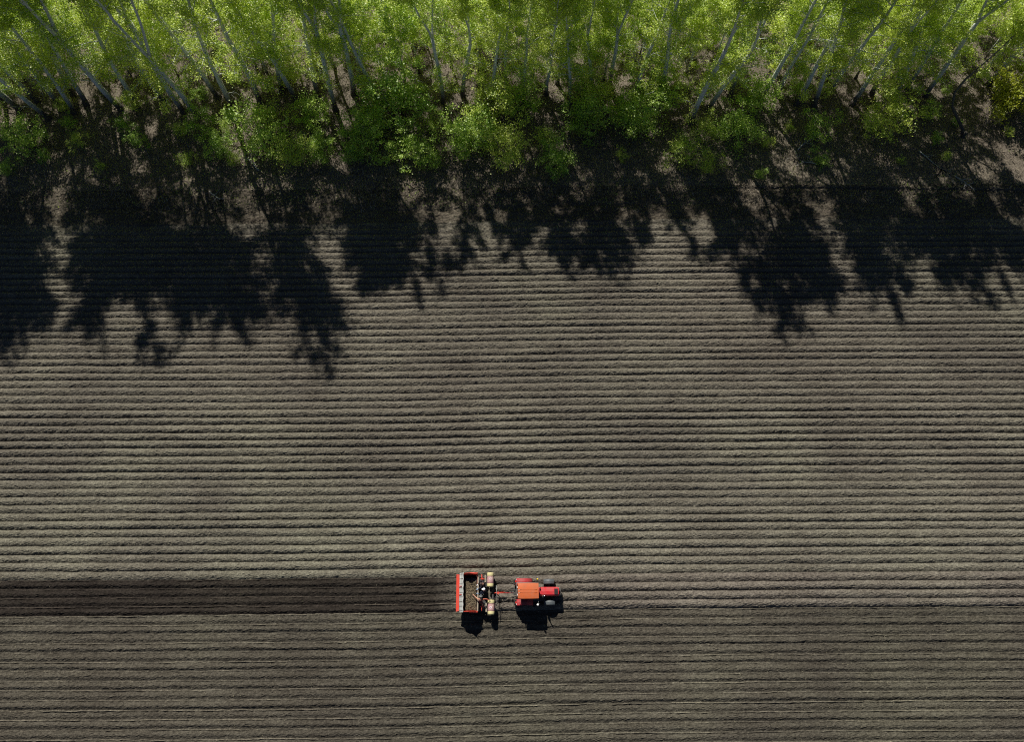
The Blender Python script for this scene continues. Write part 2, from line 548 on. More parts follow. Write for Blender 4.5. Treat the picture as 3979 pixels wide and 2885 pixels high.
def floor_z(x, y):
    x = np.asarray(x, float); y = np.asarray(y, float)
    z = 0.05 * fbm(x * 0.06, y * 0.06, 2) + 0.16 * fbm(x * 0.16 + 3, y * 0.16, 3) + 0.05
    yv = y - warp(x)
    yv = yv + 0.4 * fbm(x * 0.07, x * 0, 3)
    on = np.clip((x - 18) / 10, 0, 1)                                   # a boundary furrow shows only at the right
    z = z + on * (0.10 * np.exp(-((yv - 45.62) / 0.2) ** 2) - 0.14 * np.exp(-((yv - 45.3) / 0.16) ** 2))
    z = z - 0.08 * np.exp(-((yv - 43.4) / 0.25) ** 2)
    return z


X, Y = np.meshgrid(xs, ys)
Yw = Y + warp(X)
Z = floor_z(X, Yw) + 0.10 * fbm(X * 1.5, Yw * 1.5, 3) + 0.025 * NP.standard_normal(X.shape)
Z[0] -= 0.2
iv = int(np.searchsorted(ys, 45.9))
V = np.stack([X, Yw, Z], -1)
np_mesh('verge', V[:iv + 1].reshape(-1, 3), grid_faces(len(xs), iv + 1), M['verge'], None, False, 'structure')
np_mesh('woodland_floor', V[iv:].reshape(-1, 3), grid_faces(len(xs), len(ys) - iv), M['floor'], None, True, 'structure')


# ------------------------------------------------------------------ scattered blades and stalks
def blades(name, n, xr, yr, lmin, lmax, width, lift, mat, label, cat, dens=None, zfun=None, yfun=None):
    x = NP.uniform(*xr, n); y = NP.uniform(*yr, n)
    if dens is not None:
        keep = NP.random(n) < dens(x, y)
        x, y = x[keep], y[keep]
    n = len(x)
    z = zfun(x, y)
    a = NP.uniform(0, 2 * np.pi, n); L = NP.uniform(lmin, lmax, n); e = NP.uniform(lift[0], lift[1], n)
    d = np.stack([np.cos(a) * np.cos(e), np.sin(a) * np.cos(e), np.sin(e)], -1) * L[:, None]
    s = np.stack([-np.sin(a), np.cos(a), np.zeros(n)], -1) * (width * NP.uniform(0.6, 1.4, n))[:, None]
    b = np.stack([x, y, z], -1)
    V = np.stack([b - s, b + s, b + d], 1).reshape(-1, 3)
    F = np.arange(3 * n).reshape(-1, 3)
    o = np_mesh(name, V, F, mat, None, False, 'stuff')
    return tag(o, label, cat)


wz = lambda x, y: floor_z(x, y) - 0.02
blades('dry_grass', 160000, (-66, 66), (42.6, 78), 0.15, 0.55, 0.036, (0.15, 1.2), M['dry_grass'], 'pale dry grass and litter under the trees', 'dry grass',
       lambda x, y: np.clip(0.55 + 0.9 * fbm(x * 0.25, y * 0.25, 3), 0.08, 1) * np.clip((y - warp(x) - 42.4 + 1.2 * fbm(x * 0.3, x * 0, 2)) / 2.5, 0, 1), wz)
blades('green_grass', 36000, (-66, 66), (43.4, 76), 0.1, 0.4, 0.03, (0.3, 1.3), M['leaf_maple'], 'sparse fresh green grass between the dry litter', 'grass',
       lambda x, y: np.clip(1.6 * fbm(x * 0.2 + 40, y * 0.2, 3), 0.0, 1), wz)


def field_z(x, y):
    r = (y - warp(x) - R0) / S
    s = r - np.floor(r)
    h = np.where(r >= 0, 0.215 * (0.5 - 0.5 * np.cos(2 * np.pi * s ** 0.82)) ** 0.85, 0.10 * (0.5 - 0.5 * np.cos(2 * np.pi * s)) - 0.1)
    return h + 0.05 * fbm(x * 0.06, y * 0.06, 2) + 0.01


blades('crop_stalks', 60000, (-56, 56), (-9, 42), 0.05, 0.2, 0.009, (0.0, 0.5), M['straw'], 'dry stalks and root bits strewn over the ploughed soil', 'crop residue',
       lambda x, y: np.clip(0.35 + 1.0 * fbm(x * 0.12, y * 0.2, 3), 0.03, 1) * np.where((x < -3) & (y - warp(x) > R0) & (y - warp(x) < R0 + 4 * S), 0.06, 1.0), field_z)


# ------------------------------------------------------------------ trees
def leaf_quads(P, size, up=0.5, r=NP):
    n = len(P)
    nrm = r.standard_normal((n, 3)); nrm[:, 2] = np.abs(nrm[:, 2]) + up
    nrm /= np.linalg.norm(nrm, axis=1)[:, None]
    a = np.cross(nrm, r.standard_normal((n, 3))); a /= np.linalg.norm(a, axis=1)[:, None]
    b = np.cross(nrm, a)
    sz = size * r.uniform(0.6, 1.3, n)
    a = a * sz[:, None]; b = b * (sz * 0.72)[:, None]
    V = np.stack([P - a, P + b - 0.1 * a, P + a, P - b - 0.1 * a], 1).reshape(-1, 3)
    return V, np.arange(4 * n).reshape(-1, 4)


def curve_pts(p, d, L, n, r, up=0.0, wob=0.12):
    pts = [Vector(p)]; d = Vector(d).normalized()
    for i in range(n):
        d = (d + Vector((r.gauss(0, wob), r.gauss(0, wob), r.gauss(0, wob) + up))).normalized()
        pts.append(pts[-1] + d * (L / n))
    return pts


def poplar_meshes(seed, h, kind):
    """kind: straight, forked, bent, sparse or young"""
    r = random.Random(seed); q = np.random.default_rng(seed)
    wood = MB(); P = []
    leaders = []
    r0 = 0.0105 * h + 0.02

    def leader(p, d, L, ra, rb, wob, up):
        n = max(6, int(L / 1.5))
        pts = curve_pts(p, d, L, n, r, up, wob)
        rad = [ra + (rb - ra) * (i / n) ** 0.85 for i in range(n + 1)]
        wood.tube(pts, rad, 8)
        leaders.append((pts, rad))
        return pts, rad

    if kind == 'bent':
        path = [(0, 0, -0.2), (-0.35, 0.4, 0.7), (-1.3, 1.0, 1.6), (-2.3, 1.9, 2.6), (-2.6, 2.6, 3.9), (-2.2, 3.0, 5.4), (-1.3, 3.4, 7.2), (-0.5, 3.7, 9.0), (0.0, 3.9, 11.0), (0.3, 4.2, 13.0), (0.6, 4.3, 15.0)]
        pts = [Vector(p) for p in path]
        rad = [0.2 - 0.17 * i / (len(pts) - 1) for i in range(len(pts))]
        wood.tube(pts, rad, 8); leaders.append((pts[4:], rad[4:]))
    else:
        hf = h * (r.uniform(0.28, 0.45) if kind == 'forked' else 1.0)
        pts, rad = leader((0, 0, -0.3), (r.gauss(0, 0.05), r.gauss(0, 0.05), 1), hf, r0, r0 * (0.72 if kind == 'forked' else 0.08), 0.05, 0.03)
        if kind == 'forked':
            a = r.uniform(0, 6.28)
            for sgn in (1, -1):
                leader(pts[-1] - Vector((0, 0, 0.1)), (0.26 * sgn * math.cos(a), 0.26 * sgn * math.sin(a), 1), (h - hf) * r.uniform(0.85, 1.0), r0 * 0.6, 0.02, 0.06, 0.06)
    # root flare
    wood.tube([(0, 0, -0.3), (0, 0, 0.12), (0, 0, 0.6)], [r0 * 1.7, r0 * 1.35, r0 * 1.02], 8)
    for pts, rad in leaders:
        n = len(pts) - 1
        zt = pts[-1].z
        nb = int((zt - max(1.8, pts[0].z)) * (2.5 if kind != 'sparse' else 1.7) * (0.75 if len(leaders) > 1 else 1.0))
        for i in range(nb):
            zz = r.uniform(0.0, 1.0) ** (0.9 if kind == 'young' else 0.72)
            zc = max(1.8, pts[0].z) + (zt - max(1.8, pts[0].z)) * zz
            j = min(n - 1, max(0, next((m for m in range(n) if pts[m + 1].z > zc), n - 1)))
            t = (zc - pts[j].z) / max(0.01, pts[j + 1].z - pts[j].z)
            p = pts[j].lerp(pts[j + 1], max(0, min(1, t)))
            zr = zc / h
            prof = math.sqrt(max(0.0, 1 - ((zr - 0.66) / 0.37) ** 2)) if zr > 0.66 else 0.62 + 0.38 * zr / 0.66
            L = (0.7 + 2.9 * prof) * r.uniform(0.5, 1.3) * (0.8 if kind == 'forked' else 1.0)
            a = r.uniform(0, 6.28)
            el = r.uniform(0.25, 0.85) + 0.25 * zr
            d = Vector((math.cos(a) * math.cos(el), math.sin(a) * math.cos(el), math.sin(el)))
            bare = (zr < 0.3 and r.random() < 0.25)
            bp = curve_pts(p, d, L, 5, r, 0.03 if zr > 0.3 else -0.05, 0.16)
            br = max(0.012, min(rad[j] * 0.42, 0.018 * L + 0.012))
            wood.tube(bp, [br * (1 - 0.85 * q_ / 5) for q_ in range(6)], 4, False)
            tw = [(bp, 0.3)]
            for s_ in range(r.randint(3, 5)):
                m = r.randint(1, 5)
                dd = (d + Vector((r.gauss(0, 0.7), r.gauss(0, 0.7), r.gauss(0.1, 0.45)))).normalized()
                tp = curve_pts(bp[m], dd, L * r.uniform(0.3, 0.6), 3, r, -0.02, 0.2)
                wood.tube(tp, [br * 0.4, br * 0.3, br * 0.22, br * 0.1], 3, False)
                tw.append((tp, 0.0))
            if bare:
                continue
            dens = ((0.34 if zr < 0.3 else 0.44) + 0.55 * max(0.0, min(1.0, (zr - 0.58) / 0.1))) if kind != 'young' else 0.42 * (0.6 if kind == 'sparse' else 1.0)
            for tp, t0 in tw:
                LL = sum((tp[m + 1] - tp[m]).length for m in range(len(tp) - 1))
                nl = int(LL * 75 * dens * r.choice((0.25, 0.7, 1.1, 1.9)))
                if nl < 2: continue
                A = np.array([tuple(v_) for v_ in tp])
                u = (t0 + (1 - t0) * q.random(nl)) * (len(tp) - 1)
                m = np.minimum(len(tp) - 2, u.astype(int)); fr = (u - m)[:, None]
                P.append(A[m] * (1 - fr) + A[m + 1] * fr + q.normal(0, 1, (nl, 3)) * np.array([0.25, 0.25, 0.22]))
    return wood, np.concatenate(P), q


def shrub_meshes(seed, h, spread, leafs, bare=False):
    r = random.Random(seed); q = np.random.default_rng(seed)
    wood = MB(); P = []
    for i in range(r.randint(4, 6)):
        a = r.uniform(0, 6.28)
        lean = r.uniform(0.1, 0.55)
        d = Vector((math.cos(a) * lean, math.sin(a) * lean, 1))
        L = h * r.uniform(0.6, 0.95)
        pts = curve_pts((r.gauss(0, 0.12), r.gauss(0, 0.12), -0.15), d, L, 6, r, 0.0, 0.12)
        rad0 = 0.012 * h + 0.01
        wood.tube(pts, [rad0 * (1 - 0.8 * m / 6) for m in range(7)], 5, False)
        for b in range(int(5 + h * 0.9)):
            m = r.randint(2, 6) if not bare else r.randint(1, 6)
            a2 = r.uniform(0, 6.28); el = r.uniform(-0.1, 0.9)
            dd = Vector((math.cos(a2) * math.cos(el), math.sin(a2) * math.cos(el), math.sin(el)))
            L2 = spread * r.uniform(0.25, 0.6)
            bp = curve_pts(pts[m], dd, L2, 4, r, -0.03, 0.2)
            wood.tube(bp, [rad0 * 0.35, rad0 * 0.28, rad0 * 0.2, rad0 * 0.14, rad0 * 0.06], 3, False)
            if bare:
                for _ in range(3):
                    wood.tube(curve_pts(bp[r.randint(1, 4)], dd + Vector((r.gauss(0, .8), r.gauss(0, .8), r.gauss(0, .5))), L2 * 0.6, 2, r, 0, 0.2), [rad0 * 0.2, rad0 * 0.15, rad0 * 0.05], 3, False)
                continue
            nc = r.randint(2, 4)
            for _ in range(nc):                      # leaf sprays
                c = bp[r.randint(3, 4)] + Vector((r.gauss(0, 0.25), r.gauss(0, 0.25), r.gauss(0.05, 0.15)))
                nn = int(leafs * r.uniform(0.4, 1.5))
                rad = r.uniform(0.15, 0.5)
                for _ in range(nn):
                    P.append((c.x + r.gauss(0, rad), c.y + r.gauss(0, rad), c.z + r.gauss(0, rad * 0.22)))
    return wood, np.array(P) if P else None, q


def wood_mesh(mb, name, mat):
    me = bpy.data.meshes.new(name)
    me.from_pydata([tuple(v) for v in mb.v], [], mb.f)
    me.polygons.foreach_set('use_smooth', mb.sm)
    me.materials.append(mat); me.update()
    return me


def leaf_mesh(P, size, q, mat, up=1.0):
    V, F = leaf_quads(P, size, up, q)
    me = bpy.data.meshes.new('crown')
    me.vertices.add(len(V)); me.vertices.foreach_set('co', V.astype(np.float32).ravel())
    me.loops.add(F.size); me.loops.foreach_set('vertex_index', F.astype(np.int32).ravel())
    me.polygons.add(len(F)); me.polygons.foreach_set('loop_start', np.arange(0, F.size, 4, dtype=np.int32))
    me.materials.append(mat); me.update(calc_edges=True)
    return me


def place_tree(name, meshes, x, y, rz, sc, lean, label, cat, group):
    t = empty(name, (x, y, float(floor_z(x, y)) - 0.02), rz, label, cat, group)
    t.rotation_mode = 'ZYX'                          # the lean is about world axes
    t.rotation_euler = (lean[0], lean[1], rz)
    t.scale = (sc, sc, sc)
    for nm, me in zip(('trunk', 'crown'), meshes):
        if me is None: continue
        o = bpy.data.objects.new(nm, me)
        o.parent = t
        col.objects.link(o)
    return t


KINDS = ['straight', 'forked', 'straight', 'forked', 'straight', 'sparse', 'forked', 'straight']
POP = []; YOUNG = []
NLEAF = 0
for i in range(5):
    w_, P_, q_ = poplar_meshes(200 + i, 16.0, 'young')
    YOUNG.append(('young', wood_mesh(w_, 'trunk', M['bark']), leaf_mesh(P_, 0.11, q_, M['leaf'])))
for i, kd in enumerate(KINDS):
    w_, P_, q_ = poplar_meshes(100 + i, 26.0, kd)
    NLEAF += len(P_)
    POP.append((kd, wood_mesh(w_, 'trunk', M['bark']), leaf_mesh(P_, 0.088, q_, M['leaf'])))
print('poplar leaves per variant', NLEAF / len(KINDS))

# front line of tall trees: x, y, height
FRONT = [(-60, 55.6, 27), (-55.6, 56.4, 28), (-52.0, 55.2, 27), (-53.8, 57.6, 27), (-51.2, 57.2, 28), (-49.2, 56.0, 26), (-48.2, 57.2, 27), (-46.0, 58.4, 27), (-50.0, 58.6, 27), (-33.4, 58.2, 26.5), (-26.2, 59.0, 26), (-22.2, 58.4, 26.5), (-57.8, 58.0, 27), (-44.1, 56.5, 28), (-42.3, 56.7, 27), (-39.6, 57.8, 26), (-37.0, 56.2, 28), (-35.4, 55.6, 26),
         (-31.6, 57.0, 28), (-28.4, 57.2, 28.5), (-24.4, 57.6, 27), (-19.9, 56.4, 27), (-18.0, 58.6, 28), (-15.4, 57.6, 25.5), (-12.2, 59.2, 15), (-7.8, 57.4, 21.5),
         (-5.6, 58.4, 22), (-2.4, 57.2, 22.5), (1.2, 57.8, 22.5), (3.9, 58.6, 21.5), (6.6, 57.4, 21.5), (9.0, 58.4, 21), (-0.6, 59.8, 21), (5.2, 60.2, 20.5), (11.2, 60.2, 22.5), (13.6, 57.6, 24), (16.6, 58.2, 28), (20.1, 54.6, 26.5),
         (22.1, 56.4, 26.5), (24.8, 58.2, 28), (27.8, 57.4, 27), (32.1, 57.2, 27), (34.1, 57.0, 27), (38.5, 57.2, 25.5), (36.2, 59.0, 25), (30.2, 58.6, 25), (45.0, 59.4, 25), (54.6, 60.0, 25), (40.9, 58.6, 24), (43.1, 57.7, 26), (47.0, 58.4, 25), (56.8, 58.8, 26), (61.5, 57.5, 26)]
FRONT = [(x_, y_, h_ + (1.6 if -49 < x_ < -21 else 0.8 if x_ > 37 else 0)) for x_, y_, h_ in FRONT]
rowr = random.Random(21)


def tree_row(yc, step, lo=-63, hi=63):
    out = []; x = lo
    while x < hi:
        out.append((x + rowr.gauss(0, 0.5), yc + rowr.gauss(0, 0.7)))
        x += step * rowr.uniform(0.6, 1.4)
    return out


SECOND = tree_row(61.2, 3.0)
THIRD = tree_row(65.4, 3.1)
FOURTH = tree_row(69.8, 3.4)
_ones = ['first', 'second', 'third', 'fourth', 'fifth', 'sixth', 'seventh', 'eighth', 'ninth', 'tenth', 'eleventh', 'twelfth', 'thirteenth', 'fourteenth', 'fifteenth', 'sixteenth', 'seventeenth', 'eighteenth', 'nineteenth']
ORD = _ones + [w for t, tt in (('twenty', 'twentieth'), ('thirty', 'thirtieth'), ('forty', 'fortieth'), ('fifty', 'fiftieth')) for w in [tt] + [t + '-' + o_ for o_ in _ones[:9]]]
LOOK = {'young': 'slender younger poplar', 'straight': 'straight pale-trunked poplar', 'forked': 'forked pale-trunked poplar', 'sparse': 'thinly leaved pale-trunked poplar'}
trees = 0
for row, (lst, where) in enumerate([(FRONT, 'front row nearest the field'), (SECOND, 'second row back from the field'), (THIRD, 'third row back from the field'), (FOURTH, 'hindmost row')]):
    for j, a in enumerate(sorted(lst)):
        x, y = a[0], a[1]
        h = a[2] if len(a) > 2 else (rnd.uniform(9.5, 13.5), rnd.uniform(8, 11), rnd.uniform(6, 9))[row - 1]
        tall = row == 1 and j % 6 == 1 and not -16 < x < -9
        if tall: h = rnd.uniform(17, 20.5)
        kd, tm, cm = POP[(j * 3 + (j // 3)) % len(POP)] if (row == 0 and h > 19) or tall else YOUNG[(j * 2 + row + j // 3) % len(YOUNG)]
        lean = (max(-0.03, min(0.03, rnd.gauss(0.0, 0.02))), max(-0.06, min(0.06, rnd.gauss(0.012 * math.copysign(1, x), 0.025))))
        place_tree('poplar_tree', (tm, cm), x, y, rnd.uniform(0, 6.28), h / (27.2 if (row == 0 and h > 19) or tall else 16.0), lean,
                   f'{LOOK[kd]}, {ORD[j]} from the left in the {where}', 'tree', 'poplars of the shelter belt')
        trees += 1
w_, P_, q_ = poplar_meshes(300, 15.0, 'bent')
place_tree('bent_tree', (wood_mesh(w_, 'trunk', M['bark_dark']), leaf_mesh(P_, 0.095, q_, M['leaf'])), 50.0, 52.7, 0, 1.0, (0, 0),
           'tree with a dark trunk bent like a hook, standing alone on open dry grass', 'tree', None)

# low maples and bushes: pixel-measured ground places x, y, height, kind
MAPLE = []
for i in range(6):
    w_, P_, q_ = shrub_meshes(400 + i, 5.0, 4.4, 30)
    MAPLE.append((wood_mesh(w_, 'trunk', M['bark_dark']), leaf_mesh(P_, (0.095, 0.08, 0.105)[i % 3], q_, M['leaf'] if i in (1, 4) else M['leaf_maple'], 1.2)))
THIN = []
for i in range(2):
    w_, P_, q_ = shrub_meshes(460 + i, 5.0, 3.2, 16)
    THIN.append((wood_mesh(w_, 'trunk', M['bark_dark']), leaf_mesh(P_, 0.1, q_, M['leaf'], 1.2)))
w_, P_, q_ = shrub_meshes(450, 5.0, 3.6, 50)
YEL = (wood_mesh(w_, 'trunk', M['bark_dark']), leaf_mesh(P_, 0.1, q_, M['leaf_yellow'], 0.9))
low = [(-12.4, 55.6, 6.6, 'broad round-crowned maple in a gap between the poplars, over its own black shadow'),
       (-2.0, 56.0, 6.0, 'bright green maple beside the dark clearing in the middle of the belt'),
       (-15.6, 51.6, 4.6, 'small bright maple just below the broad round-crowned one'),
       (-26.6, 52.2, 6.4, 'tall leafy maple bush between two dark trunk shadows'),
       (-22.8, 48.8, 4.2, 'low green bush at the shaded edge of the field, lowest of the leafy clump'),
       (-12.0, 49.2, 4.4, 'dark green bush at the wood edge above the gap in the tree shadows'),
       (-5.6, 51.4, 4.8, 'spreading light green maple bush on the left of a close pair'),
       (-1.0, 50.4, 5.2, 'spreading light green maple bush on the right of a close pair'),
       (4.4, 48.4, 3.6, 'small round bush at the field edge right of the middle clearing'),
       (13.0, 53.6, 5.6, 'wide bright maple bush right of the dark middle clearing'),
       (17.8, 49.0, 4.2, 'low dense bush in front of two leaning trunks near the field'),
       (15.2, 57.0, 4.8, 'dim green bush among the trunks behind the wide bright maple'),
       (24.6, 52.6, 4.6, 'dark green bush in front of the cluster of leaning poplar trunks'),
       (40.6, 53.4, 6.2, 'large dense maple bush standing beside the hook-shaped trunk'),
       (27.8, 56.2, 4.4, 'leafy bush under the poplars where grey bare twigs show'),
       (46.4, 55.2, 2.0, 'small sunlit bush behind the hook-shaped trunk'),
       (-47.4, 51.2, 2.2, 'tiny green sapling on dappled litter, leftmost of the three saplings'),
       (-40.8, 51.6, 2.0, 'tiny green sapling on dappled litter, middle one of the three saplings'),
       (-31.8, 50.0, 3.0, 'sapling on dappled litter, rightmost and largest of the three saplings'),
       (-58.4, 53.6, 4.6, 'dusky bush in deep shade below the leftmost poplars'),
       (-52.0, 50.8, 4.4, 'shaded bush low at the left end of the wood edge'),
       (-33.4, 53.2, 3.4, 'loose maple bush left of the tall leafy one'),
       (8.6, 56.6, 5.4, 'half-lit bush along the right side of the dark middle clearing'),
       (33.4, 52.2, 3.4, 'low bush among fallen branches at the right of the belt')]
for i, (x, y, h, lb) in enumerate(low):
    place_tree('maple_bush', MAPLE[i % 6], x, y, rnd.uniform(0, 6.28), h / 5.0, (rnd.gauss(0, .04), rnd.gauss(0, .04)), lb, 'bush', 'maple bushes along the wood edge')
more = random.Random(77)
extra = []
for n_, (y0_, y1_, cnt, where_) in enumerate([(47.2, 50.0, 17, 'loose line nearest the field'), (51.0, 54.6, 20, 'middle line under the wood edge'), (56.0, 59.5, 18, 'line among the tall trunks')]):
    row_ = sorted((-60 + 120 * (q + more.uniform(0.1, 0.9)) / cnt, more.uniform(y0_, y1_)) for q in range(cnt))
    for q, (x, y) in enumerate(row_):
        if n_ < 2 and (x < -29 or x > 26): h = more.uniform(0.9, 1.9)
        elif n_ == 2 and 43 < x < 56: h = 1.2
        elif n_ == 2 and x < -34: h = more.uniform(1.4, 3.0)
        elif n_ == 0 and more.random() < 0.25: h = 1.6
        else: h = more.uniform(2.0, 4.6) * (0.75 if n_ == 0 else 1.0)
        pick = more.randrange(6)
        mesh = MAPLE[pick] if more.random() < 0.72 else THIN[pick % 2]
        kindw = 'leafy green understorey bush' if mesh in MAPLE else 'thin yellow-green sapling'
        place_tree('understorey_bush', mesh, x, y, more.uniform(0, 6.28), h / 5.0, (more.gauss(0, .06), more.gauss(0, .06)),
                   f'{kindw}, {ORD[q]} from the left in the {where_}', 'bush', 'understorey bushes of the shelter belt')
place_tree('yellow_bush', YEL, 55.4, 57.0, 0.4, 1.15, (0, 0), 'yellow-green bush beside the thick trunk at the right end of the belt', 'bush', None)

BARE = []
for i in range(3):
    w_, _, _ = shrub_meshes(470 + i, 2.6, 2.6, 0, True)
    BARE.append(wood_mesh(w_, 'branches', M['twig']))
bl = [(28.4, 60.2, 1.0), (25.4, 59.4, 0.9), (46.2, 61.0, 1.1), (52.8, 54.2, 1.0), (-30.2, 62.2, 1.0), (-14.4, 60.8, 0.9), (-54.6, 59.0, 1.0), (60.2, 54.0, 1.0), (38.0, 64.0, 1.1), (-24.0, 68.4, 1.1)]
where = ['left of the large clump of leaning poplars', 'beside the right-hand dark clearing', 'above the hook-shaped trunk', 'right below the hook-shaped trunk', 'left of the middle poplars near the top edge',
         'near the fallen pale sticks in the middle', 'between the leftmost leaning trunks', 'in the lower right corner of the wood', 'behind the large maple bush', 'far back near the top edge left of the middle']
for (x, y, s_), wd in zip(bl, where):
    t = empty('bare_shrub', (x, y, float(floor_z(x, y))), rnd.uniform(0, 6), 'leafless grey twiggy shrub ' + wd, 'shrub', 'leafless shrubs')
    t.scale = (s_,) * 3
    o = bpy.data.objects.new('branches', BARE[rnd.randrange(3)]); o.parent = t; col.objects.link(o)


def dead_branch(x, y, rz, L, seed, label, lift=0.35):
    r = random.Random(seed)
    mb = MB()
    main = curve_pts((0, 0, 0.08), (1, 0, 0.1), L, 6, r, 0.0, 0.13)
    mb.tube(main, [0.075 * (1 - 0.8 * i / 6) for i in range(7)], 6)
    for i in range(9):
        m = r.randint(1, 5)
        s_ = 1 if i % 2 else -1
        d = Vector((0.8, s_ * r.uniform(0.4, 1.0), r.uniform(-0.05, lift)))
        bp = curve_pts(main[m], d, L * r.uniform(0.25, 0.5), 4, r, -0.02, 0.2)
        mb.tube(bp, [0.032, 0.026, 0.02, 0.014, 0.007], 4, False)
        for _ in range(2):
            q0 = bp[r.randint(1, 3)]
            mb.tube(curve_pts(q0, d + Vector((r.gauss(0, .5), r.gauss(0, .5), r.gauss(0, .2))), L * 0.18, 3, r, 0, 0.2), [0.014, 0.012, 0.009, 0.005], 3, False)
    for v in range(len(mb.v)):
        p = mb.v[v]; mb.v[v] = (p[0], p[1], max(p[2], 0.02))
    o = mb.build('fallen_branch', M['deadwood'])
    o.location = (x, y, float(floor_z(x, y)) + 0.04); o.rotation_euler = (0, 0, rz)
    tag(o, label, 'branch', 'bleached fallen branches')


dead_branch(31.4, 50.8, 0.7, 3.6, 1, 'bleached fallen branch fanning out left of the other fallen branches')
dead_branch(33.2, 48.9, 2.9, 2.8, 2, 'forked bleached fallen branch lying just below the fan-shaped one')
dead_branch(44.6, 50.6, -1.0, 4.6, 3, 'longest bleached fallen branch, many-pronged, below the hook-shaped trunk')
dead_branch(47.8, 47.3, -0.9, 2.4, 4, 'short curled bleached branch at the field edge below the longest one')
dead_branch(43.4, 56.2, 0.3, 1.6, 5, 'short straight pale stick beside the large maple bush')
dead_branch(-32.4, 45.4, -0.6, 2.0, 6, 'thin pale fallen branch in the tree shade at the left field edge')
dead_branch(-27.4, 48.0, 2.3, 2.8, 7, 'dim fallen branch in deep shade left of the low green bush')
dead_branch(-15.0, 56.4, 0.2, 3.0, 8, 'pale fallen branch at the foot of the twin trunks left of the broad maple')


# ------------------------------------------------------------------ tractor (heads towards +x)
def arc_sheet(mb, c, r, a0, a1, y0, y1, th, n=12, sag=0.0):
    """curved plate about the y axis through c, with thickness"""
    vs = []; fs = []
    for i in range(n + 1):
        a = a0 + (a1 - a0) * i / n
        for rr_, yy in ((r, y0), (r + sag, (y0 + y1) / 2), (r, y1), (r - th, y1), (r - th + sag, (y0 + y1) / 2), (r - th, y0)):
            vs.append((c[0] + rr_ * math.cos(a), c[1] + yy, c[2] + rr_ * math.sin(a)))
    for i in range(n):
        for k in range(6):
            fs.append((i * 6 + k, (i + 1) * 6 + k, (i + 1) * 6 + (k + 1) % 6, i * 6 + (k + 1) % 6))
    fs.append(tuple(range(6))); fs.append(tuple(n * 6 + k for k in reversed(range(6))))
    mb.add(vs, fs, False)


def wheel(parent, c, R, w, rim_r, nlug, lug, mat_rim, name='wheel'):
    hub = MB()
    hub.lathe([(0.0, -w * 0.2), (rim_r * 0.35, -w * 0.22), (rim_r * 0.4, -w * 0.1), (rim_r * 0.9, -w * 0.12), (rim_r, -w * 0.36), (rim_r, w * 0.36), (rim_r * 0.9, w * 0.12), (rim_r * 0.4, w * 0.1), (rim_r * 0.35, w * 0.22), (0, w * 0.2)], 'Y', 20)
    o = hub.build(name, mat_rim, parent)
    o.location = c
    t = MB()
    h = w / 2
    t.lathe([(rim_r * 0.98, -h * 0.72), (rim_r * 1.15, -h * 0.95), (R * 0.86, -h), (R * 0.95, -h * 0.86), (R * 0.97, -h * 0.4), (R * 0.975, 0), (R * 0.97, h * 0.4), (R * 0.95, h * 0.86), (R * 0.86, h), (rim_r * 1.15, h * 0.95), (rim_r * 0.98, h * 0.72)], 'Y', 32)
    for i in range(nlug):
        for sgn in (1, -1):
            a = 2 * math.pi * (i + (0.5 if sgn > 0 else 0)) / nlug
            Rm = Matrix.Rotation(-a, 3, 'Y')
            b = MB().box((0, 0, 0), (R * 0.07, h * 1.05, lug), (sgn * 0.0, 0, sgn * 0.55))
            vs = [Rm @ (Vector(p) @ Matrix.Rotation(math.pi / 2, 3, 'Y') + Vector((R * 0.975, sgn * h * 0.5, 0))) for p in b.v]
            t.add(vs, b.f)
    t.build('tyre', M['rubber'], o)
    return o


TY = 4.2
tr = empty('tractor', (1.9, TY, -0.06), 0.012, 'red tractor with orange cab roof and grey front mudguards pulling the planter', 'tractor')
# local frame: x forward from x=1.9 world, y left (north), z up
b = MB()
b.box((0.9, 0, 0.72), (2.1, 0.42, 0.42), None, 0.05)
b.box((-0.75, 0, 0.82), (1.5, 0.5, 0.55), None, 0.06)
b.box((2.15, 0, 0.7), (0.25, 0.5, 0.3), None, 0.03)
b.build('chassis', M['iron'], tr)
# hood: tapering box with rounded shoulders
h = MB()
prof = [(-0.36, 0.86), (-0.37, 1.38), (-0.33, 1.5), (-0.24, 1.565), (0, 1.59), (0.24, 1.565), (0.33, 1.5), (0.37, 1.38), (0.36, 0.86)]
secs = [(0.42, 1.0, 0.03), (0.8, 1.0, 0.02), (1.6, 0.985, 0.0), (1.98, 0.96, -0.02), (2.08, 0.9, -0.06)]
vs = []; fs = []
npf = len(prof)
for (x, k, dz) in secs:
    for (y, z) in prof:
        vs.append((x, y * k, z + dz if z > 1 else z))
for i in range(len(secs) - 1):
    for k in range(npf - 1):
        fs.append((i * npf + k, i * npf + k + 1, (i + 1) * npf + k + 1, (i + 1) * npf + k))
fs.append(tuple(range(npf))); fs.append(tuple((len(secs) - 1) * npf + k for k in reversed(range(npf))))
h.add(vs, fs)
hood = h.build('hood', M['red'], tr)
MB().box((1.83, -0.02, 1.578), (0.3, 0.46, 0.03), (0, 0.03, 0), 0.008).build('grille', M['black'], hood)
g = MB()
for i in range(7):
    g.box((2.09, 0, 0.95 + i * 0.07), (0.03, 0.56, 0.03))
g.build('front_grille', M['black'], hood)
cw = MB().box((0.26, 0, 1.46), (0.36, 0.62, 0.12), None, 0.03)
cw.build('cowl', M['red'], tr)
MB().lathe([(0.0, 0), (0.09, 0), (0.09, 0.05), (0.0, 0.06)], 'Z', 14, (0.28, -0.02, 1.52)).build('tank_cap', M['black'], tr)
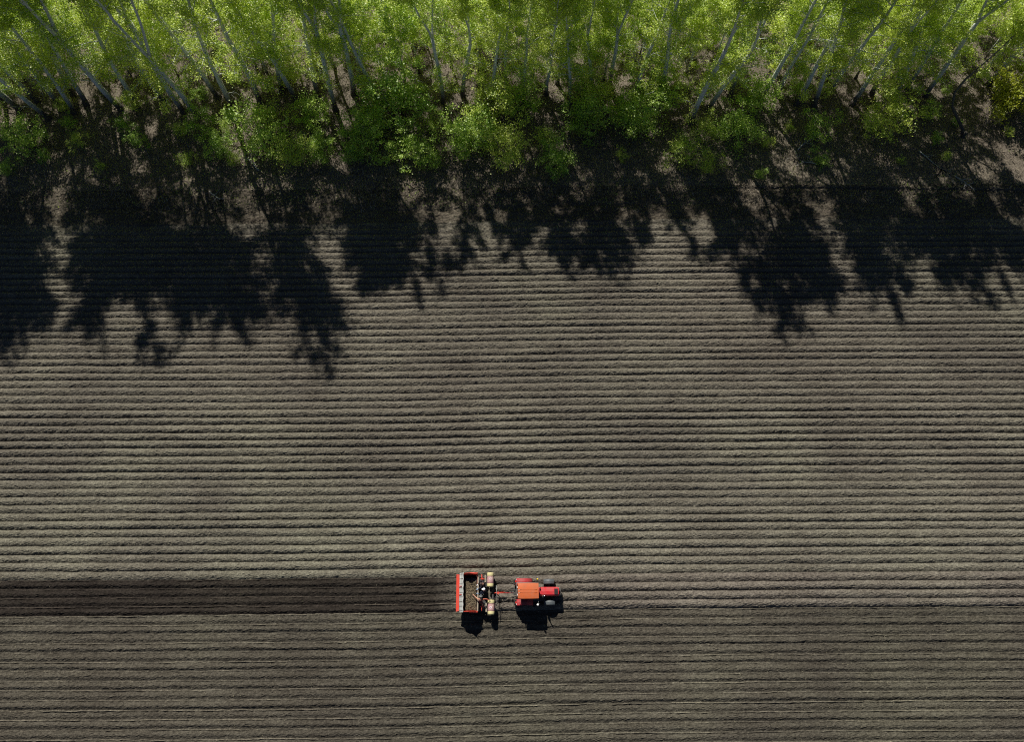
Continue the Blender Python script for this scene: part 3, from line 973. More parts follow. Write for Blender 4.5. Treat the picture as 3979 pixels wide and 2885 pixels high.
MB().lathe([(0.0, 0), (0.04, 0), (0.04, 0.04), (0.0, 0.05)], 'Z', 10, (0.3, 0.26, 1.52)).build('hood_catch', M['black'], tr)
# exhaust stack beside the hood
ex = MB().tube([(0.72, -0.39, 1.2), (0.72, -0.41, 1.5), (0.72, -0.41, 2.1), (0.74, -0.41, 2.42), (0.82, -0.41, 2.55)], [0.05, 0.06, 0.05, 0.045, 0.045], 10)
exo = ex.build('exhaust_pipe', M['chrome'], tr)
MB().lathe([(0.085, 0), (0.09, 0.05), (0.09, 0.5), (0.07, 0.56)], 'Z', 14, (0.72, -0.41, 1.42)).build('muffler', M['steel'], exo)
# front axle, weights, lamps
MB().box((1.3, 0, 0.5), (0.16, 1.35, 0.16), None, 0.03).build('front_axle', M['iron'], tr)
wgt = MB()
for i in range(6):
    wgt.box((2.2, -0.25 + i * 0.1, 0.72), (0.22, 0.085, 0.34), None, 0.02)
wgt.build('front_weights', M['iron'], tr)
for sy in (1, -1):
    MB().lathe([(0, 0.03), (0.06, 0.025), (0.075, 0), (0.06, -0.08), (0, -0.09)], 'X', 14, (2.1, sy * 0.27, 1.2)).build('headlight', M['lampwhite'], tr)
# wheels
for sy in (1, -1):
    wheel(tr, (-0.98, sy * 0.82, 0.76), 0.78, 0.42, 0.44, 20, 0.05, M['red_dusty'])
    wheel(tr, (1.3, sy * 0.84, 0.50), 0.52, 0.32, 0.28, 16, 0.035, M['red_dusty'])
# mudguards
for sy in (1, -1):
    m = MB(); arc_sheet(m, (-0.98, sy * 0.86, 0.78), 0.86, math.radians(8), math.radians(128), -0.24, 0.24, 0.03, 14, 0.03)
    m.add([(-0.98 + 0.84 * math.cos(math.radians(a)), sy * 0.63, 0.78 + 0.84 * math.sin(math.radians(a))) for a in range(0, 141, 20)] + [(-0.98 + 0.84 * math.cos(math.radians(a)), sy * 0.60, 0.78 + 0.84 * math.sin(math.radians(a))) for a in range(0, 141, 20)],
          [tuple(range(8)), tuple(reversed(range(8, 16)))] + [(i, i + 1, i + 9, i + 8) for i in range(7)])
    f = m.build('rear_mudguard', M['red_dusty'], tr)
    MB().box((-1.56, sy * 0.86, 1.34), (0.1, 0.16, 0.1), (0, -0.6, 0), 0.02).build('tail_light', M['lampred'], f)
    MB().box((-1.50, sy * 1.0, 1.40), (0.09, 0.1, 0.09), (0, -0.6, 0), 0.02).build('indicator_light', M['lampwhite'], f)
    m = MB(); arc_sheet(m, (1.3, sy * 0.86, 0.50), 0.62, math.radians(48), math.radians(138), -0.19, 0.19, 0.02, 10, 0.035)
    f = m.build('front_mudguard', M['guard'], tr)
    MB().tube([(1.3, sy * 0.55, 0.55), (1.28, sy * 0.62, 1.0), (1.28, sy * 0.8, 1.1)], 0.02, 6).build('mudguard_stay', M['iron'], f)
# cab
posts = [(-1.15, 0.62), (-1.15, -0.62), (0.22, 0.55), (0.22, -0.55)]
for (x, y) in posts:
    MB().tube([(x, y * 1.0, 1.0), (x * 0.97, y * 0.97, 2.5)], 0.035, 6).build('cab_post', M['iron'], tr)
def pane(pts, name='window'):
    n = MB(); c = sum((Vector(p) for p in pts), Vector()) / 4
    nrm = (Vector(pts[1]) - Vector(pts[0])).cross(Vector(pts[2]) - Vector(pts[0])).normalized() * 0.006
    n.hexa([Vector(p) - nrm for p in pts], [Vector(p) + nrm for p in pts])
    return n.build(name, M['glass'], tr)
pane([(0.2, -0.5, 1.55), (0.2, 0.5, 1.55), (0.19, 0.49, 2.45), (0.19, -0.49, 2.45)], 'windscreen')
pane([(-1.14, -0.56, 1.5), (-1.14, 0.56, 1.5), (-1.1, 0.54, 2.45), (-1.1, -0.54, 2.45)], 'rear_window')
for sy in (1, -1):
    d = pane([(-1.1, sy * 0.6, 1.3), (0.18, sy * 0.54, 1.3), (0.18, sy * 0.53, 2.45), (-1.07, sy * 0.59, 2.45)], 'side_door')
    MB().box((-0.05, sy * 0.585, 1.55), (0.14, 0.03, 0.04)).build('handle', M['black'], d)
MB().box((-0.45, 0, 0.98), (1.5, 1.12, 0.06), None, 0.01).build('cab_floor', M['iron'], tr)
st = MB().box((-0.7, 0, 1.25), (0.45, 0.48, 0.14), None, 0.04)
st.box((-0.95, 0, 1.55), (0.12, 0.46, 0.55), (0, -0.15, 0), 0.04)
st.build('seat', M['black'], tr)
sw = MB()
for i in range(16):
    a0 = 2 * math.pi * i / 16; a1 = 2 * math.pi * (i + 1) / 16
    sw.tube([(-0.12 + 0.08 * math.cos(a0), 0.19 * math.sin(a0), 1.7 + 0.17 * math.cos(a0)), (-0.12 + 0.08 * math.cos(a1), 0.19 * math.sin(a1), 1.7 + 0.17 * math.cos(a1))], 0.015, 5, False)
sw.tube([(-0.12, 0, 1.7), (0.1, 0, 1.3)], 0.025, 6)
sw.build('steering_wheel', M['black'], tr)
# roof: shallow curved panel with pressed ribs
rf = MB()
nx, ny = 4, 14
vs = []; fs = []
for t_ in (0, 1):
    for i in range(nx + 1):
        for j in range(ny + 1):
            u = i / nx; v = j / ny * 2 - 1
            x = -1.42 + 1.74 * u; y = 0.625 * v * (1.0 if 0 < i < nx else 0.975)
            z = 2.64 - 0.06 * abs(v) ** 2.2 - (0.03 if i in (0, nx) else 0) - 0.09 * t_
            vs.append((x, y, z))
off = (nx + 1) * (ny + 1)
for t_ in (0, 1):
    for i in range(nx):
        for j in range(ny):
            q = [i * (ny + 1) + j, (i + 1) * (ny + 1) + j, (i + 1) * (ny + 1) + j + 1, i * (ny + 1) + j + 1]
            fs.append(tuple(k + t_ * off for k in (q if t_ == 0 else reversed(q))))
ring = [i * (ny + 1) for i in range(nx + 1)] + [nx * (ny + 1) + j for j in range(1, ny + 1)] + [i * (ny + 1) + ny for i in range(nx - 1, -1, -1)] + [j for j in range(ny - 1, 0, -1)]
for a_, b2 in zip(ring, ring[1:] + ring[:1]):
    fs.append((a_, a_ + off, b2 + off, b2))
rf.add(vs, fs)
roof = rf.build('cab_roof', M['orange'], tr)
for y in (-0.14, 0.1):
    zz = 2.64 - 0.06 * abs(y / 0.625) ** 2.2
    MB().box((-0.55, y, zz + 0.004), (1.5, 0.022, 0.014), None, 0.005).build('roof_rib', M['orange'], roof)
for y in (-0.14, 0.1):
    MB().box((-1.3, y, 2.645), (0.09, 0.035, 0.02)).build('roof_vent', M['liner_edge'], roof)
MB().tube([(-1.5, -0.66, 2.52), (-1.5, 0.66, 2.52), (0.3, 0.64, 2.54)], 0.022, 6).build('gutter_rail', M['steel'], roof)
for i in range(2):
    MB().box((-1.47, -0.3 + 0.6 * i, 2.46), (0.08, 0.14, 0.1), None, 0.02).build('work_lamp', M['lampwhite'], roof)
# mirrors on arms, yellow beacon
for sy in (1, -1):
    ar = MB().tube([(0.22, sy * 0.56, 2.2), (0.3, sy * 0.8, 2.32), (0.26, sy * 1.05, 2.3)], 0.016, 6).build('mirror_arm', M['steel'], tr)
    MB().box((0.24, sy * 1.08, 2.22), (0.05, 0.17, 0.26), (0, 0.5, sy * 0.5), 0.02).build('mirror', M['lampwhite'] if sy < 0 else M['steel'], ar)
bc = MB().lathe([(0, 0.1), (0.05, 0.09), (0.075, 0.02), (0.075, -0.06), (0, -0.06)], 'Z', 14, (0.25, 0.93, 2.42)).build('beacon', M['yellow'], tr)
MB().tube([(0.25, 0.93, 2.36), (0.25, 0.9, 2.3)], 0.015, 6).build('beacon_stem', M['black'], bc)
# rear: hydraulics, hitch
hy = MB()
hy.box((-1.62, 0, 1.05), (0.3, 0.4, 0.35), None, 0.04)
hy.box((-1.7, 0.18, 1.2), (0.16, 0.14, 0.2), None, 0.03)
hy.box((-1.66, -0.2, 1.22), (0.2, 0.12, 0.16), None, 0.03)
hy.tube([(-1.6, 0.1, 1.25), (-1.8, 0.12, 1.35), (-1.95, 0.06, 1.1), (-2.0, 0.02, 0.8)], 0.02, 6)
hy.tube([(-1.6, -0.08, 1.25), (-1.82, -0.12, 1.32), (-1.98, -0.05, 1.05)], 0.02, 6)
hy.build('hydraulic_block', M['iron'], tr)
for sy in (1, -1):
    MB().tube([(-1.1, sy * 0.3, 0.55), (-2.0, sy * 0.36, 0.5)], 0.035, 6).build('lower_link', M['iron'], tr)
MB().tube([(-1.5, 0, 1.15), (-2.1, 0, 1.0)], 0.03, 6).build('top_link', M['steel'], tr)

# ------------------------------------------------------------------ potato planter
pl = empty('potato_planter', (-3.0, 4.13, -0.05), 0.01, 'red four-row potato planter with open hopper hitched behind the tractor', 'planter')
# local: x forward, y north; hopper x -1.7..+0.12, y -1.55..1.55


def slab(name, pts, th, mat, parent):
    """flat plate from 4+ points, thickness along its normal"""
    pts = [Vector(p) for p in pts]
    nrm = (pts[1] - pts[0]).cross(pts[2] - pts[0]).normalized() * th
    n = len(pts)
    m = MB()
    m.add(pts + [p + nrm for p in pts], [tuple(reversed(range(n))), tuple(range(n, 2 * n))] + [(i, (i + 1) % n, n + (i + 1) % n, n + i) for i in range(n)])
    return m.build(name, mat, parent)


hp_ = MB()
hp_.box((-0.55, 0, 0.78), (1.0, 3.0, 0.06))
hop = hp_.build('hopper', M['inside'], pl)
slab('rear_wall', [(-1.02, -1.5, 0.78), (-1.02, 1.5, 0.78), (-1.28, 1.5, 1.62), (-1.28, -1.5, 1.62)], 0.03, M['inside'], hop)
slab('front_wall', [(-0.02, -1.5, 0.75), (-0.02, 1.5, 0.75), (0.06, 1.5, 1.25), (0.06, -1.5, 1.25)], 0.03, M['planter_red'], hop)
for sy in (1, -1):                       # gabled end panels, leaning out
    pts = [(-1.0, sy * 1.46, 0.76), (0.0, sy * 1.46, 0.76), (0.06, sy * 1.53, 1.4), (-0.66, sy * 1.57, 2.15), (-1.24, sy * 1.55, 1.62)]
    if sy < 0: pts = pts[::-1]
    e = slab('end_panel', pts, 0.03, M['planter_red'], pl)
    MB().tube([(-0.62, sy * 1.6, 1.44), (0.1, sy * 1.58, 1.42)], 0.055, 6).build('top_rail', M['planter_red'], e)
# folded-out rear flap, ribbed grey liner and brackets
slab('rear_flap', [(-1.74, -1.53, 1.28), (-1.74, 1.53, 1.28), (-1.44, 1.47, 1.50), (-1.44, -1.47, 1.50)], 0.03, M['planter_red'], pl)
nl = 30
vs = []; fs = []
for i in range(nl + 1):
    v = -1.6 + 3.2 * i / nl
    wv = 0.018 * math.sin(i * 1.3) + 0.012 * math.sin(i * 0.53 + 1)
    for (x, z) in ((-1.46, 1.50), (-1.36, 1.63), (-1.22, 1.77), (-1.13 + wv, 1.82), (-1.13 + wv, 1.795), (-1.22, 1.745), (-1.36, 1.605), (-1.44, 1.47)):
        vs.append((x, v, z + (0.012 if i % 4 == 2 else 0)))
for i in range(nl):
    for k in range(8):
        fs.append((i * 8 + k, i * 8 + (k + 1) % 8, (i + 1) * 8 + (k + 1) % 8, (i + 1) * 8 + k))
fs.append(tuple(reversed(range(8)))); fs.append(tuple(nl * 8 + k for k in range(8)))
ln = MB().add(vs, fs).build('liner', M['liner'], pl)
for i in range(9):
    y = -1.48 + 2.96 * i / 8
    MB().tube([(-1.45, y, 1.52), (-1.36, y, 1.64), (-1.22, y, 1.785), (-1.14, y, 1.83)], 0.018, 5).build('liner_rib', M['inside'], ln)
MB().tube([(-1.125 + 0.018 * math.sin(i * 1.3), -1.62 + 3.24 * i / 30, 1.825 + 0.012 * math.sin(i * 0.8)) for i in range(31)], 0.026, 6).build('liner_edge', M['liner_edge'], ln)
MB().tube([(-1.4, -1.58, 1.60), (-1.4, 1.58, 1.60)], 0.016, 5).build('liner_seam', M['liner_edge'], ln)
for y, tw in ((0.5, 0.05), (-0.17, 0.0)):
    MB().box((-1.38, y, 1.70), (0.34, 0.05, 0.045), (0, -0.75, tw), 0.01).build('bracket', M['planter_red'], pl)
# timber boards around the crew
for n_, (x, y0, y1, z, w_) in enumerate([(0.10, -1.5, 1.28, 1.27, 0.12), (0.72, 0.85, 1.46, 1.02, 0.13), (0.80, -1.55, -0.85, 1.02, 0.12)]):
    MB().box((x, (y0 + y1) / 2, z), (w_, y1 - y0, 0.05), (0, 0.06, 0.02 * (n_ - 1)), 0.008).build('plank', M['wood'], pl)
# frame, platform, seats, rods
fr = MB()
for y in (-1.4, 1.4):
    fr.box((0.3, y, 0.55), (2.3, 0.1, 0.12))
fr.box((-0.75, 0, 0.55), (0.1, 2.7, 0.12)); fr.box((1.35, 0, 0.62), (0.12, 2.9, 0.12)); fr.box((0.45, 0, 0.5), (0.1, 2.7, 0.1))
fr.build('frame', M['iron'], pl)
MB().box((0.48, 0, 0.44), (0.78, 2.6, 0.04)).build('footboard', M['iron'], pl)
for y in (0.72, 0.2):
    s_ = MB().box((0.62, y, 0.92), (0.36, 0.38, 0.07), None, 0.03)
    s_.tube([(0.62, y, 0.9), (0.62, y, 0.46)], 0.03, 6)
    s_.build('crew_seat', M['black'], pl)
for sy, x0 in ((1, 0.42), (-1, 0.42)):
    rd = MB().tube([(x0, sy * 1.5, 1.12), (x0 + 0.02, sy * 0.95, 1.12)], 0.04, 6)
    rd.tube([(x0 - 0.12, sy * 1.12, 1.16), (x0 + 0.25, sy * 1.12, 1.16)], 0.03, 6)
    rd.tube([(x0 + 0.05, sy * 1.14, 1.2), (x0 + 0.05, sy * 1.14, 0.6)], 0.03, 6)
    rd.tube([(x0 + 0.1, sy * 1.02, 1.18), (x0 + 0.1, sy * 1.2, 1.18)], 0.035, 6)
    rd.build('lever_frame', M['planter_red'], pl)
lv = MB().tube([(0.12, -0.55, 1.1), (0.3, -0.7, 1.12), (0.3, -0.85, 1.12), (0.42, -0.92, 1.1), (0.6, -0.98, 1.1)], 0.028, 6)
lv.build('crew_rail', M['red_dusty'], pl)
# ground wheels under the hopper, seed cups, covering discs
for sy in (1, -1):
    wheel(pl, (-0.35, sy * 1.28, 0.36), 0.42, 0.22, 0.22, 14, 0.03, M['iron'])
for k in range(4):
    y = -1.09 + k * 0.728
    MB().box((0.3, y, 0.36), (0.5, 0.22, 0.5), None, 0.03).build('seed_unit', M['iron'], pl)
    for sy in (1, -1):
        MB().lathe([(0, -0.02), (0.25, 0.0), (0.0, 0.02)], 'Y', 18, (-0.95, y + sy * 0.2, 0.16)).build('covering_disc', M['steel'], pl)
# front cross boom, drawbar, hose
MB().tube([(1.66, 0.62, 0.86), (1.7, 0.0, 0.9), (1.72, -0.55, 0.88), (1.68, -1.08, 0.82)], 0.022, 6).build('boom', M['steel'], pl)
MB().tube([(1.05, 0.2, 1.22), (1.05, -0.55, 1.22)], 0.03, 6).build('rail', M['wood'], pl)
MB().tube([(0.95, 0.02, 1.24), (1.25, 0.0, 1.24)], 0.02, 6).build('cross_rail', M['wood'], pl)
db = MB().tube([(1.35, 0.0, 0.62), (1.8, 0.0, 0.74), (2.4, 0.02, 0.74)], [0.05, 0.05, 0.045], 8)
db.box((1.8, -0.02, 0.80), (0.12, 0.2, 0.06))
dbo = db.build('drawbar', M['planter_red'], pl)
for sy in (1, -1):
    MB().tube([(1.4, sy * 0.6, 0.62), (1.85, sy * 0.04, 0.72)], 0.03, 6).build('drawbar_brace', M['iron'], dbo)
MB().tube([(2.4, 0.0, 0.7), (2.6, -0.02, 0.68), (3.1, -0.03, 0.62)], 0.025, 6).build('drive_shaft', M['red_dusty'], dbo)
MB().tube([(1.6, -0.3, 0.9), (1.8, -0.7, 0.75), (2.05, -1.05, 0.5), (2.05, -1.35, 0.3), (1.98, -1.7, 0.18), (1.96, -2.05, 0.13), (1.96, -2.28, 0.12), (1.88, -2.34, 0.12)], 0.018, 6).build('hose', M['black'], pl)
MB().tube([(1.95, -0.95, 0.55), (2.2, -0.8, 0.4), (2.45, -0.5, 0.5), (2.6, -0.2, 0.6)], 0.016, 6).build('hose', M['black'], pl)

# potatoes heaped in the hopper
NPOT = 2300
rp = np.random.default_rng(5)
xy = np.stack([rp.uniform(-3.95, -3.05, NPOT), rp.uniform(2.72, 5.28, NPOT)], -1)
zt = 1.14 + 0.05 * np.sin(xy[:, 0] * 5) + 0.05 * fbm(xy[:, 0] * 2.0, xy[:, 1] * 2.0, 2) - 0.25 * np.clip((xy[:, 1] - 5.0) / 0.35, 0, 1) + rp.normal(0, 0.035, NPOT)
bmi = bmesh.new(); bmesh.ops.create_icosphere(bmi, subdivisions=1, radius=1.0)
sv = np.array([v.co for v in bmi.verts]); sf = np.array([[v.index for v in f.verts] for f in bmi.faces]); bmi.free()
VV = []; FF = []
for i in range(NPOT):
    R_ = np.array(Euler((rp.uniform(0, 6), rp.uniform(0, 6), rp.uniform(0, 6))).to_matrix())
    dims = np.array([0.062, 0.043, 0.038]) * rp.uniform(0.75, 1.25)
    VV.append((sv * dims) @ R_.T + np.array([xy[i, 0], xy[i, 1], zt[i]])); FF.append(sf + i * len(sv))
po = np_mesh('potatoes', np.concatenate(VV), np.concatenate(FF), M['potato'], None, True, 'stuff')
tag(po, 'heap of brown seed potatoes filling the planter hopper', 'potatoes')
# plain dark box below the top layer; darkens the gaps between potatoes
fbx = MB().box((-3.5, 4.0, 0.99), (0.94, 2.7, 0.3), None, 0.05).build('potato_bed', M['iron'], po)


# ------------------------------------------------------------------ barrels
def barrel(x, yc, z, label, ring):
    t = empty('barrel', (x, yc, z), 0, label, 'barrel', 'cream barrels on the planter')
    L, R = 1.18, 0.29
    B = MB()
    pr_ = [(0.0, -L / 2), (R * 0.86, -L / 2), (R * 0.95, -L / 2 + 0.03), (R, -L / 2 + 0.07), (R, -0.30), (R * 0.965, -0.285), (R * 0.965, -0.262), (R, -0.25), (R, 0.25), (R * 0.965, 0.262), (R * 0.965, 0.285), (R, 0.30), (R, L / 2 - 0.07), (R * 0.95, L / 2 - 0.03), (R * 0.86, L / 2), (0, L / 2)]
    B.lathe(pr_, 'Y', 28)
    body = B.build('body', M['cream'], t)
    MB().lathe([(R * 1.002, -0.245), (R * 1.012, -0.235), (R * 1.012, 0.235), (R * 1.002, 0.245)], 'Y', 28).build('printed_band', M['band'], t)
    for yy in (-0.275, 0.275):
        MB().lathe([(R * 0.99, yy - 0.02), (R * 1.03, yy - 0.02), (R * 1.03, yy + 0.02), (R * 0.99, yy + 0.02)], 'Y', 28).build('strap', M['purple'], t)
    # printed emblem on the upper side: a ring, or a swirl
    def on_top(px, py, r2):
        return (px, py, math.sqrt(max(0.0, (R * r2) ** 2 - px * px)))
    if ring:
        m = MB(); n = 24
        vs = []; fs = []
        for i in range(n):
            a = 2 * math.pi * i / n
            for rr_ in (0.055, 0.10):
                vs.append(on_top(-0.02 + rr_ * math.cos(a), -0.02 + rr_ * math.sin(a), 1.022))
        for i in range(n):
            j = (i + 1) % n
            fs.append((2 * i, 2 * i + 1, 2 * j + 1, 2 * j))
        m.add(vs, fs).build('emblem', M['ringwhite'], t)
        m = MB(); m.add([on_top(-0.02 + 0.05 * math.cos(i * .524), -0.02 + 0.05 * math.sin(i * .524), 1.022) for i in range(12)], [tuple(range(12))]).build('emblem_centre', M['purple'], t)
    else:
        pts = [on_top(-0.03 + (0.02 + 0.0135 * i) * math.cos(i * 0.75), 0.03 + (0.02 + 0.0135 * i) * math.sin(i * 0.75), 1.018) for i in range(12)]
        MB().tube(pts, 0.014, 4).build('emblem', M['ringwhite'], t)
    MB().lathe([(0.05, 0), (0.05, 0.02), (0, 0.02)], 'Y', 12, (0, L / 2, 0.12)).build('bung', M['cream'], t)
    return t


barrel(-1.86, 5.20, 1.0, 'cream and purple barrel with a swirl emblem at the planter corner away from the shadow', False)
barrel(-1.77, 2.95, 1.0, 'cream and purple barrel with a white ring emblem, half in shade beside the crew', True)
cr = MB()
for y in (0.8, 1.35, -0.9, -1.5):
    cr.box((1.2, y, 0.70), (0.6, 0.06, 0.05)); cr.box((0.95, y, 0.80), (0.05, 0.06, 0.24)); cr.box((1.46, y, 0.80), (0.05, 0.06, 0.24))
cr.build('barrel_cradle', M['iron'], pl)


# ------------------------------------------------------------------ the crew
def person(name, loc, rz, J, mats, label, cap):
    """J: joint positions in local coordinates (x forward); one skinned mesh, coloured by the nearest limb"""
    root = empty(name, loc, rz, label, 'person', 'crew on the planter')
    verts = []; edges = []; rad = []; part = []

    def chain(pts, rs, pt, start=None):
        prev = start
        for p, r_ in zip(pts, rs):
            verts.append(Vector(p)); rad.append(r_); part.append(pt)
            i = len(verts) - 1
            if prev is not None: edges.append((prev, i))
            prev = i
        return prev
    pel = chain([J['pelvis']], [(0.15, 0.12)], 'legs')
    P = {k: Vector(v) for k, v in J.items()}
    mid = P['pelvis'].lerp(P['chest'], 0.5)
    che = chain([mid, P['chest']], [(0.145, 0.11), (0.17, 0.12)], 'top', pel)
    nk = P['chest'].lerp(P['head'], 0.55)
    hd = chain([nk, P['head'] - (P['head'] - nk).normalized() * 0.03, P['head'] + (P['head'] - nk).normalized() * 0.07, P['head'] + (P['head'] - nk).normalized() * 0.11],
               [(0.058, 0.058), (0.088, 0.095), (0.085, 0.092), (0.05, 0.055)], 'skin', che)
    for sd in ('l', 'r'):
        sh, el, wr = P['shoulder_' + sd], P['elbow_' + sd], P['wrist_' + sd]
        a = chain([sh, sh.lerp(el, 0.5), el, el.lerp(wr, 0.5), wr], [(0.072, 0.068), (0.058, 0.056), (0.048, 0.046), (0.044, 0.04), (0.032, 0.03)], 'arm_' + sd, che)
        d = (wr - el).normalized()
        side = d.cross(Vector((0, 0, 1)))
        side = side.normalized() if side.length > 0.1 else Vector((0, 1, 0))
        down = d.cross(side).normalized()
        if down.z > 0: down = -down
        pm = chain([wr + d * 0.05, wr + d * 0.09], [(0.036, 0.02), (0.038, 0.018)], 'hand', a)
        for f_ in range(4):
            o_ = side * (0.028 - 0.0187 * f_)
            L = (0.066, 0.076, 0.072, 0.056)[f_]
            b0 = verts[pm] + o_ + d * 0.012
            chain([b0, b0 + d * L * 0.5 + down * 0.01, b0 + d * L * 0.85 + down * 0.035], [(0.009, 0.009), (0.0085, 0.0085), (0.007, 0.007)], 'hand', pm)
        b0 = wr + d * 0.035 + side * 0.036
        chain([b0, b0 + d * 0.03 + side * 0.022 + down * 0.008, b0 + d * 0.055 + side * 0.024 + down * 0.022], [(0.011, 0.011), (0.0095, 0.0095), (0.008, 0.008)], 'hand', pm - 1)
        hp, kn, an = P['hip_' + sd], P['knee_' + sd], P['ankle_' + sd]
        l_ = chain([hp, hp.lerp(kn, 0.5), kn, kn.lerp(an, 0.45), an], [(0.098, 0.095), (0.085, 0.085), (0.065, 0.065), (0.06, 0.062), (0.042, 0.042)], 'legs', pel)
        toe = P.get('toe', Vector((1, 0, 0)))
        chain([an + Vector((0, 0, -0.05)), an + toe * 0.1 + Vector((0, 0, -0.065)), an + toe * 0.18 + Vector((0, 0, -0.07))], [(0.045, 0.04), (0.045, 0.032), (0.035, 0.025)], 'shoe', l_)
    me = bpy.data.meshes.new('skeleton')
    me.from_pydata([tuple(v) for v in verts], edges, [])
    o = bpy.data.objects.new('skeleton', me); col.objects.link(o)
    sk = o.modifiers.new('skin', 'SKIN'); sk.use_smooth_shade = True
    for i, sv_ in enumerate(me.skin_vertices[0].data):
        sv_.radius = rad[i]; sv_.use_root = (i == 0)
    sb = o.modifiers.new('sub', 'SUBSURF'); sb.levels = 1; sb.render_levels = 1
    dg = bpy.context.evaluated_depsgraph_get()
    bm2 = bpy.data.meshes.new_from_object(o.evaluated_get(dg), preserve_all_data_layers=False, depsgraph=dg)
    bpy.data.objects.remove(o)
    bm2.name = 'body'
    bm2.materials.clear()
    keys = ['skin', 'top', 'arm_l', 'arm_r', 'hand', 'legs', 'shoe']
    for k in keys: bm2.materials.append(M[mats[k]])
    # nearest bone for every face
    segs = [(verts[a_], verts[b2], part[b2]) for a_, b2 in edges]
    for pg in bm2.polygons:
        c = pg.center; best = 9; bp_ = 'top'
        for a_, b2, pt in segs:
            ab = b2 - a_; t_ = max(0, min(1, (c - a_).dot(ab) / max(1e-6, ab.length_squared)))
            d_ = (a_ + ab * t_ - c).length
            if d_ < best: best = d_; bp_ = pt
        pg.material_index = keys.index(bp_); pg.use_smooth = True
    body = bpy.data.objects.new('body', bm2); body.parent = root; col.objects.link(body)
    # face and headwear follow the head
    up = (P['head'] - nk).normalized()
    fw = P.get('look', Vector((1, 0, -0.3))); fw = (fw - up * fw.dot(up)).normalized()
    sdv = up.cross(fw)
    Mh = Matrix((fw, sdv, up)).transposed()
    def hv(p): return Mh @ Vector(p) + P['head'] + up * 0.03
    f = MB()
    f.add([hv(p) for p in ((0.09, -0.012, 0.02), (0.09, 0.012, 0.02), (0.085, 0.02, -0.035), (0.085, -0.02, -0.035), (0.122, 0, -0.03))], [(0, 1, 4), (1, 2, 4), (2, 3, 4), (3, 0, 4)])
    for sy in (1, -1):
        f.add([hv((0.01 + 0.022 * math.cos(i), sy * 0.098, 0.03 * math.sin(i))) for i in (0, 1.05, 2.1, 3.14, 4.19, 5.24)] + [hv((0.0, sy * 0.08, 0))], [(i, (i + 1) % 6, 6) for i in range(6)] + [(0, 1, 2, 3, 4, 5)])
    f.build('nose_and_ears', M['skin'], body)
    e = MB()
    for sy in (1, -1):
        e.box(hv((0.09, sy * 0.034, 0.022)), (0.016, 0.016, 0.012))
    e.box(hv((0.088, 0, -0.06)), (0.016, 0.04, 0.01))
    e.build('eyes_and_mouth', M['brownhair'], body)
    c = MB()
    n = 16
    if cap == 'hair':
        prof_ = [(0.112, -0.07), (0.118, -0.02), (0.116, 0.04), (0.095, 0.095), (0.05, 0.125), (0.0, 0.132)]
        vs = [hv((r_ * math.cos(2 * math.pi * k / n) - (0.03 if k not in (0, 1, 15) else 0.05), r_ * math.sin(2 * math.pi * k / n), z_)) for r_, z_ in prof_ for k in range(n)]
        fs = [(i * n + k, i * n + (k + 1) % n, (i + 1) * n + (k + 1) % n, (i + 1) * n + k) for i in range(len(prof_) - 1) for k in range(n)]
        c.add(vs, fs, True).build('hair', M['brownhair'], root)
    else:
        prof_ = [(0.112, 0.02), (0.116, 0.06), (0.10, 0.105), (0.055, 0.132), (0.0, 0.138)]
        vs = [hv((r_ * math.cos(2 * math.pi * k / n), r_ * math.sin(2 * math.pi * k / n), z_)) for r_, z_ in prof_ for k in range(n)]
        fs = [(i * n + k, i * n + (k + 1) % n, (i + 1) * n + (k + 1) % n, (i + 1) * n + k) for i in range(len(prof_) - 1) for k in range(n)]
        c.add(vs, fs, True)
        capo = c.build('cap', M['white'] if cap == 'white' else M['greycap'], root)
        if cap == 'white':
            pk = MB()
            pk.hexa([hv(p) for p in ((0.08, -0.08, 0.03), (0.19, -0.05, 0.015), (0.19, 0.05, 0.015), (0.08, 0.08, 0.03))], [hv(p) for p in ((0.08, -0.08, 0.045), (0.19, -0.05, 0.028), (0.19, 0.05, 0.028), (0.08, 0.08, 0.045))])
            pk.build('peak', M['white'], capo)
        else:
            br = MB()
            vs = [hv((r_ * math.cos(2 * math.pi * k / n), r_ * math.sin(2 * math.pi * k / n), z_)) for r_, z_ in ((0.11, 0.03), (0.135, 0.022), (0.135, 0.034), (0.11, 0.045)) for k in range(n)]
            fs = [(i * n + k, i * n + (k + 1) % n, ((i + 1) % 4) * n + (k + 1) % n, ((i + 1) % 4) * n + k) for i in range(4) for k in range(n)]
            br.add(vs, fs).build('brim', M['liner'], capo)
    return root


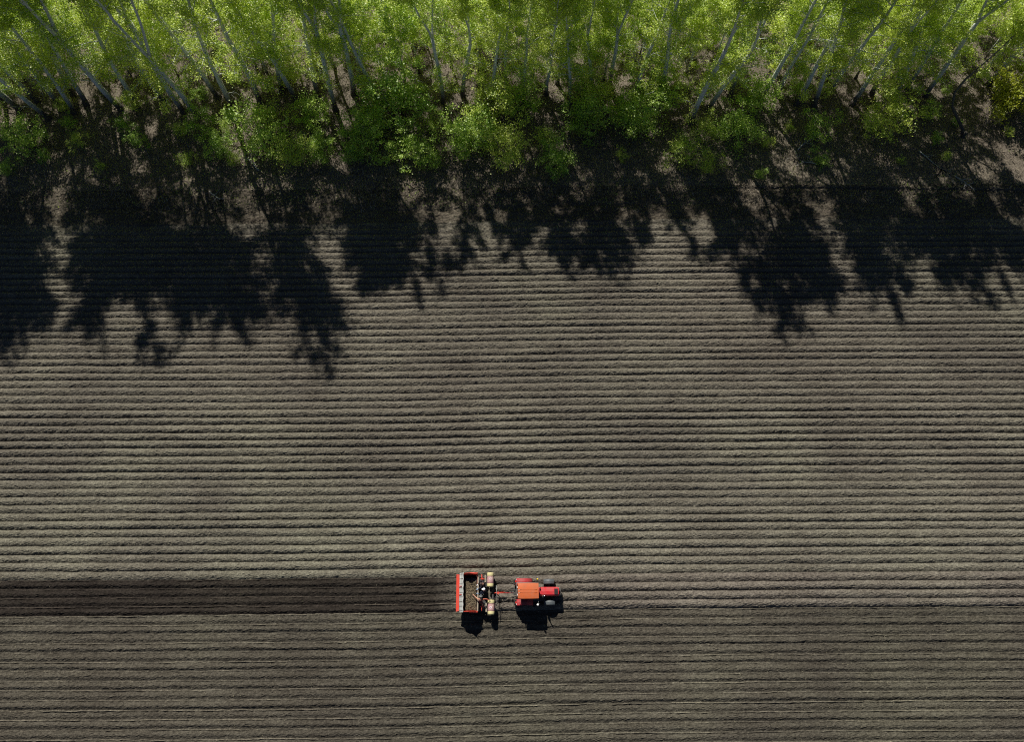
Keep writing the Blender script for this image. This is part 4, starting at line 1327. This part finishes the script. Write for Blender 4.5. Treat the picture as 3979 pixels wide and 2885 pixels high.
# seated: facing the hopper (-x world), so the local x axis points west: rz = pi
seat_z = 0.955 - 0.05
base = dict(pelvis=(0.0, 0, 0.10), chest=(0.10, 0, 0.48), head=(0.22, 0, 0.76),
            shoulder_l=(0.12, 0.2, 0.46), elbow_l=(0.3, 0.27, 0.24), wrist_l=(0.52, 0.2, 0.32),
            shoulder_r=(0.12, -0.2, 0.46), elbow_r=(0.3, -0.27, 0.24), wrist_r=(0.52, -0.14, 0.34),
            hip_l=(0.06, 0.1, 0.08), knee_l=(0.42, 0.14, 0.08), ankle_l=(0.42, 0.14, -0.38),
            hip_r=(0.06, -0.1, 0.08), knee_r=(0.42, -0.14, 0.08), ankle_r=(0.42, -0.14, -0.38),
            toe=Vector((0.4, 0, 0)), look=Vector((1, 0, -0.6)))
j1 = dict(base); j1.update(chest=(0.14, 0.02, 0.46), head=(0.28, 0.04, 0.71), wrist_l=(0.5, 0.33, 0.3), wrist_r=(0.55, 0.05, 0.35))
person('person', (-2.36, 4.85, seat_z), math.pi, j1,
       dict(skin='skin', top='charcoal', arm_l='charcoal', arm_r='charcoal', hand='white', legs='charcoal', shoe='black'),
       'person with brown hair in dark clothes and white gloves, sitting nearest the swirl barrel', 'hair')
j2 = dict(base); j2.update(pelvis=(0.0, 0.02, 0.10), chest=(-0.02, -0.02, 0.50), head=(0.0, -0.06, 0.80), shoulder_l=(0.02, 0.2, 0.48), shoulder_r=(0.0, -0.22, 0.48),
                           elbow_l=(0.26, 0.3, 0.3), wrist_l=(0.5, 0.26, 0.36), elbow_r=(0.28, -0.24, 0.3), wrist_r=(0.52, -0.12, 0.38))
person('person', (-2.36, 4.30, seat_z), math.pi, j2,
       dict(skin='skin', top='navy', arm_l='navy', arm_r='navy', hand='bluecloth', legs='navy', shoe='black'),
       'person in navy clothes and white cap, sitting in the middle of the crew', 'white')
# standing at the south end, bending towards the others (north)
j3 = dict(pelvis=(0.0, 0, 0.88), chest=(0.24, 0.02, 1.24), head=(0.46, 0.0, 1.43),
          shoulder_l=(0.26, 0.21, 1.22), elbow_l=(0.42, 0.42, 1.06), wrist_l=(0.58, 0.6, 1.0),
          shoulder_r=(0.26, -0.21, 1.22), elbow_r=(0.3, -0.44, 1.06), wrist_r=(0.22, -0.66, 0.98),
          hip_l=(0.0, 0.1, 0.84), knee_l=(0.07, 0.13, 0.46), ankle_l=(-0.05, 0.14, 0.085),
          hip_r=(0.0, -0.1, 0.84), knee_r=(0.07, -0.13, 0.46), ankle_r=(-0.05, -0.14, 0.085),
          toe=Vector((1, 0, 0)), look=Vector((0.5, 0, -1)))
person('person', (-2.62, 3.30, 0.44), math.pi / 2, j3,
       dict(skin='skin', top='maroon', arm_l='skin', arm_r='coral', hand='skin', legs='maroon', shoe='black'),
       'person in grey brimmed cap and maroon clothes, standing bent over beside the ring-marked barrel', 'grey')
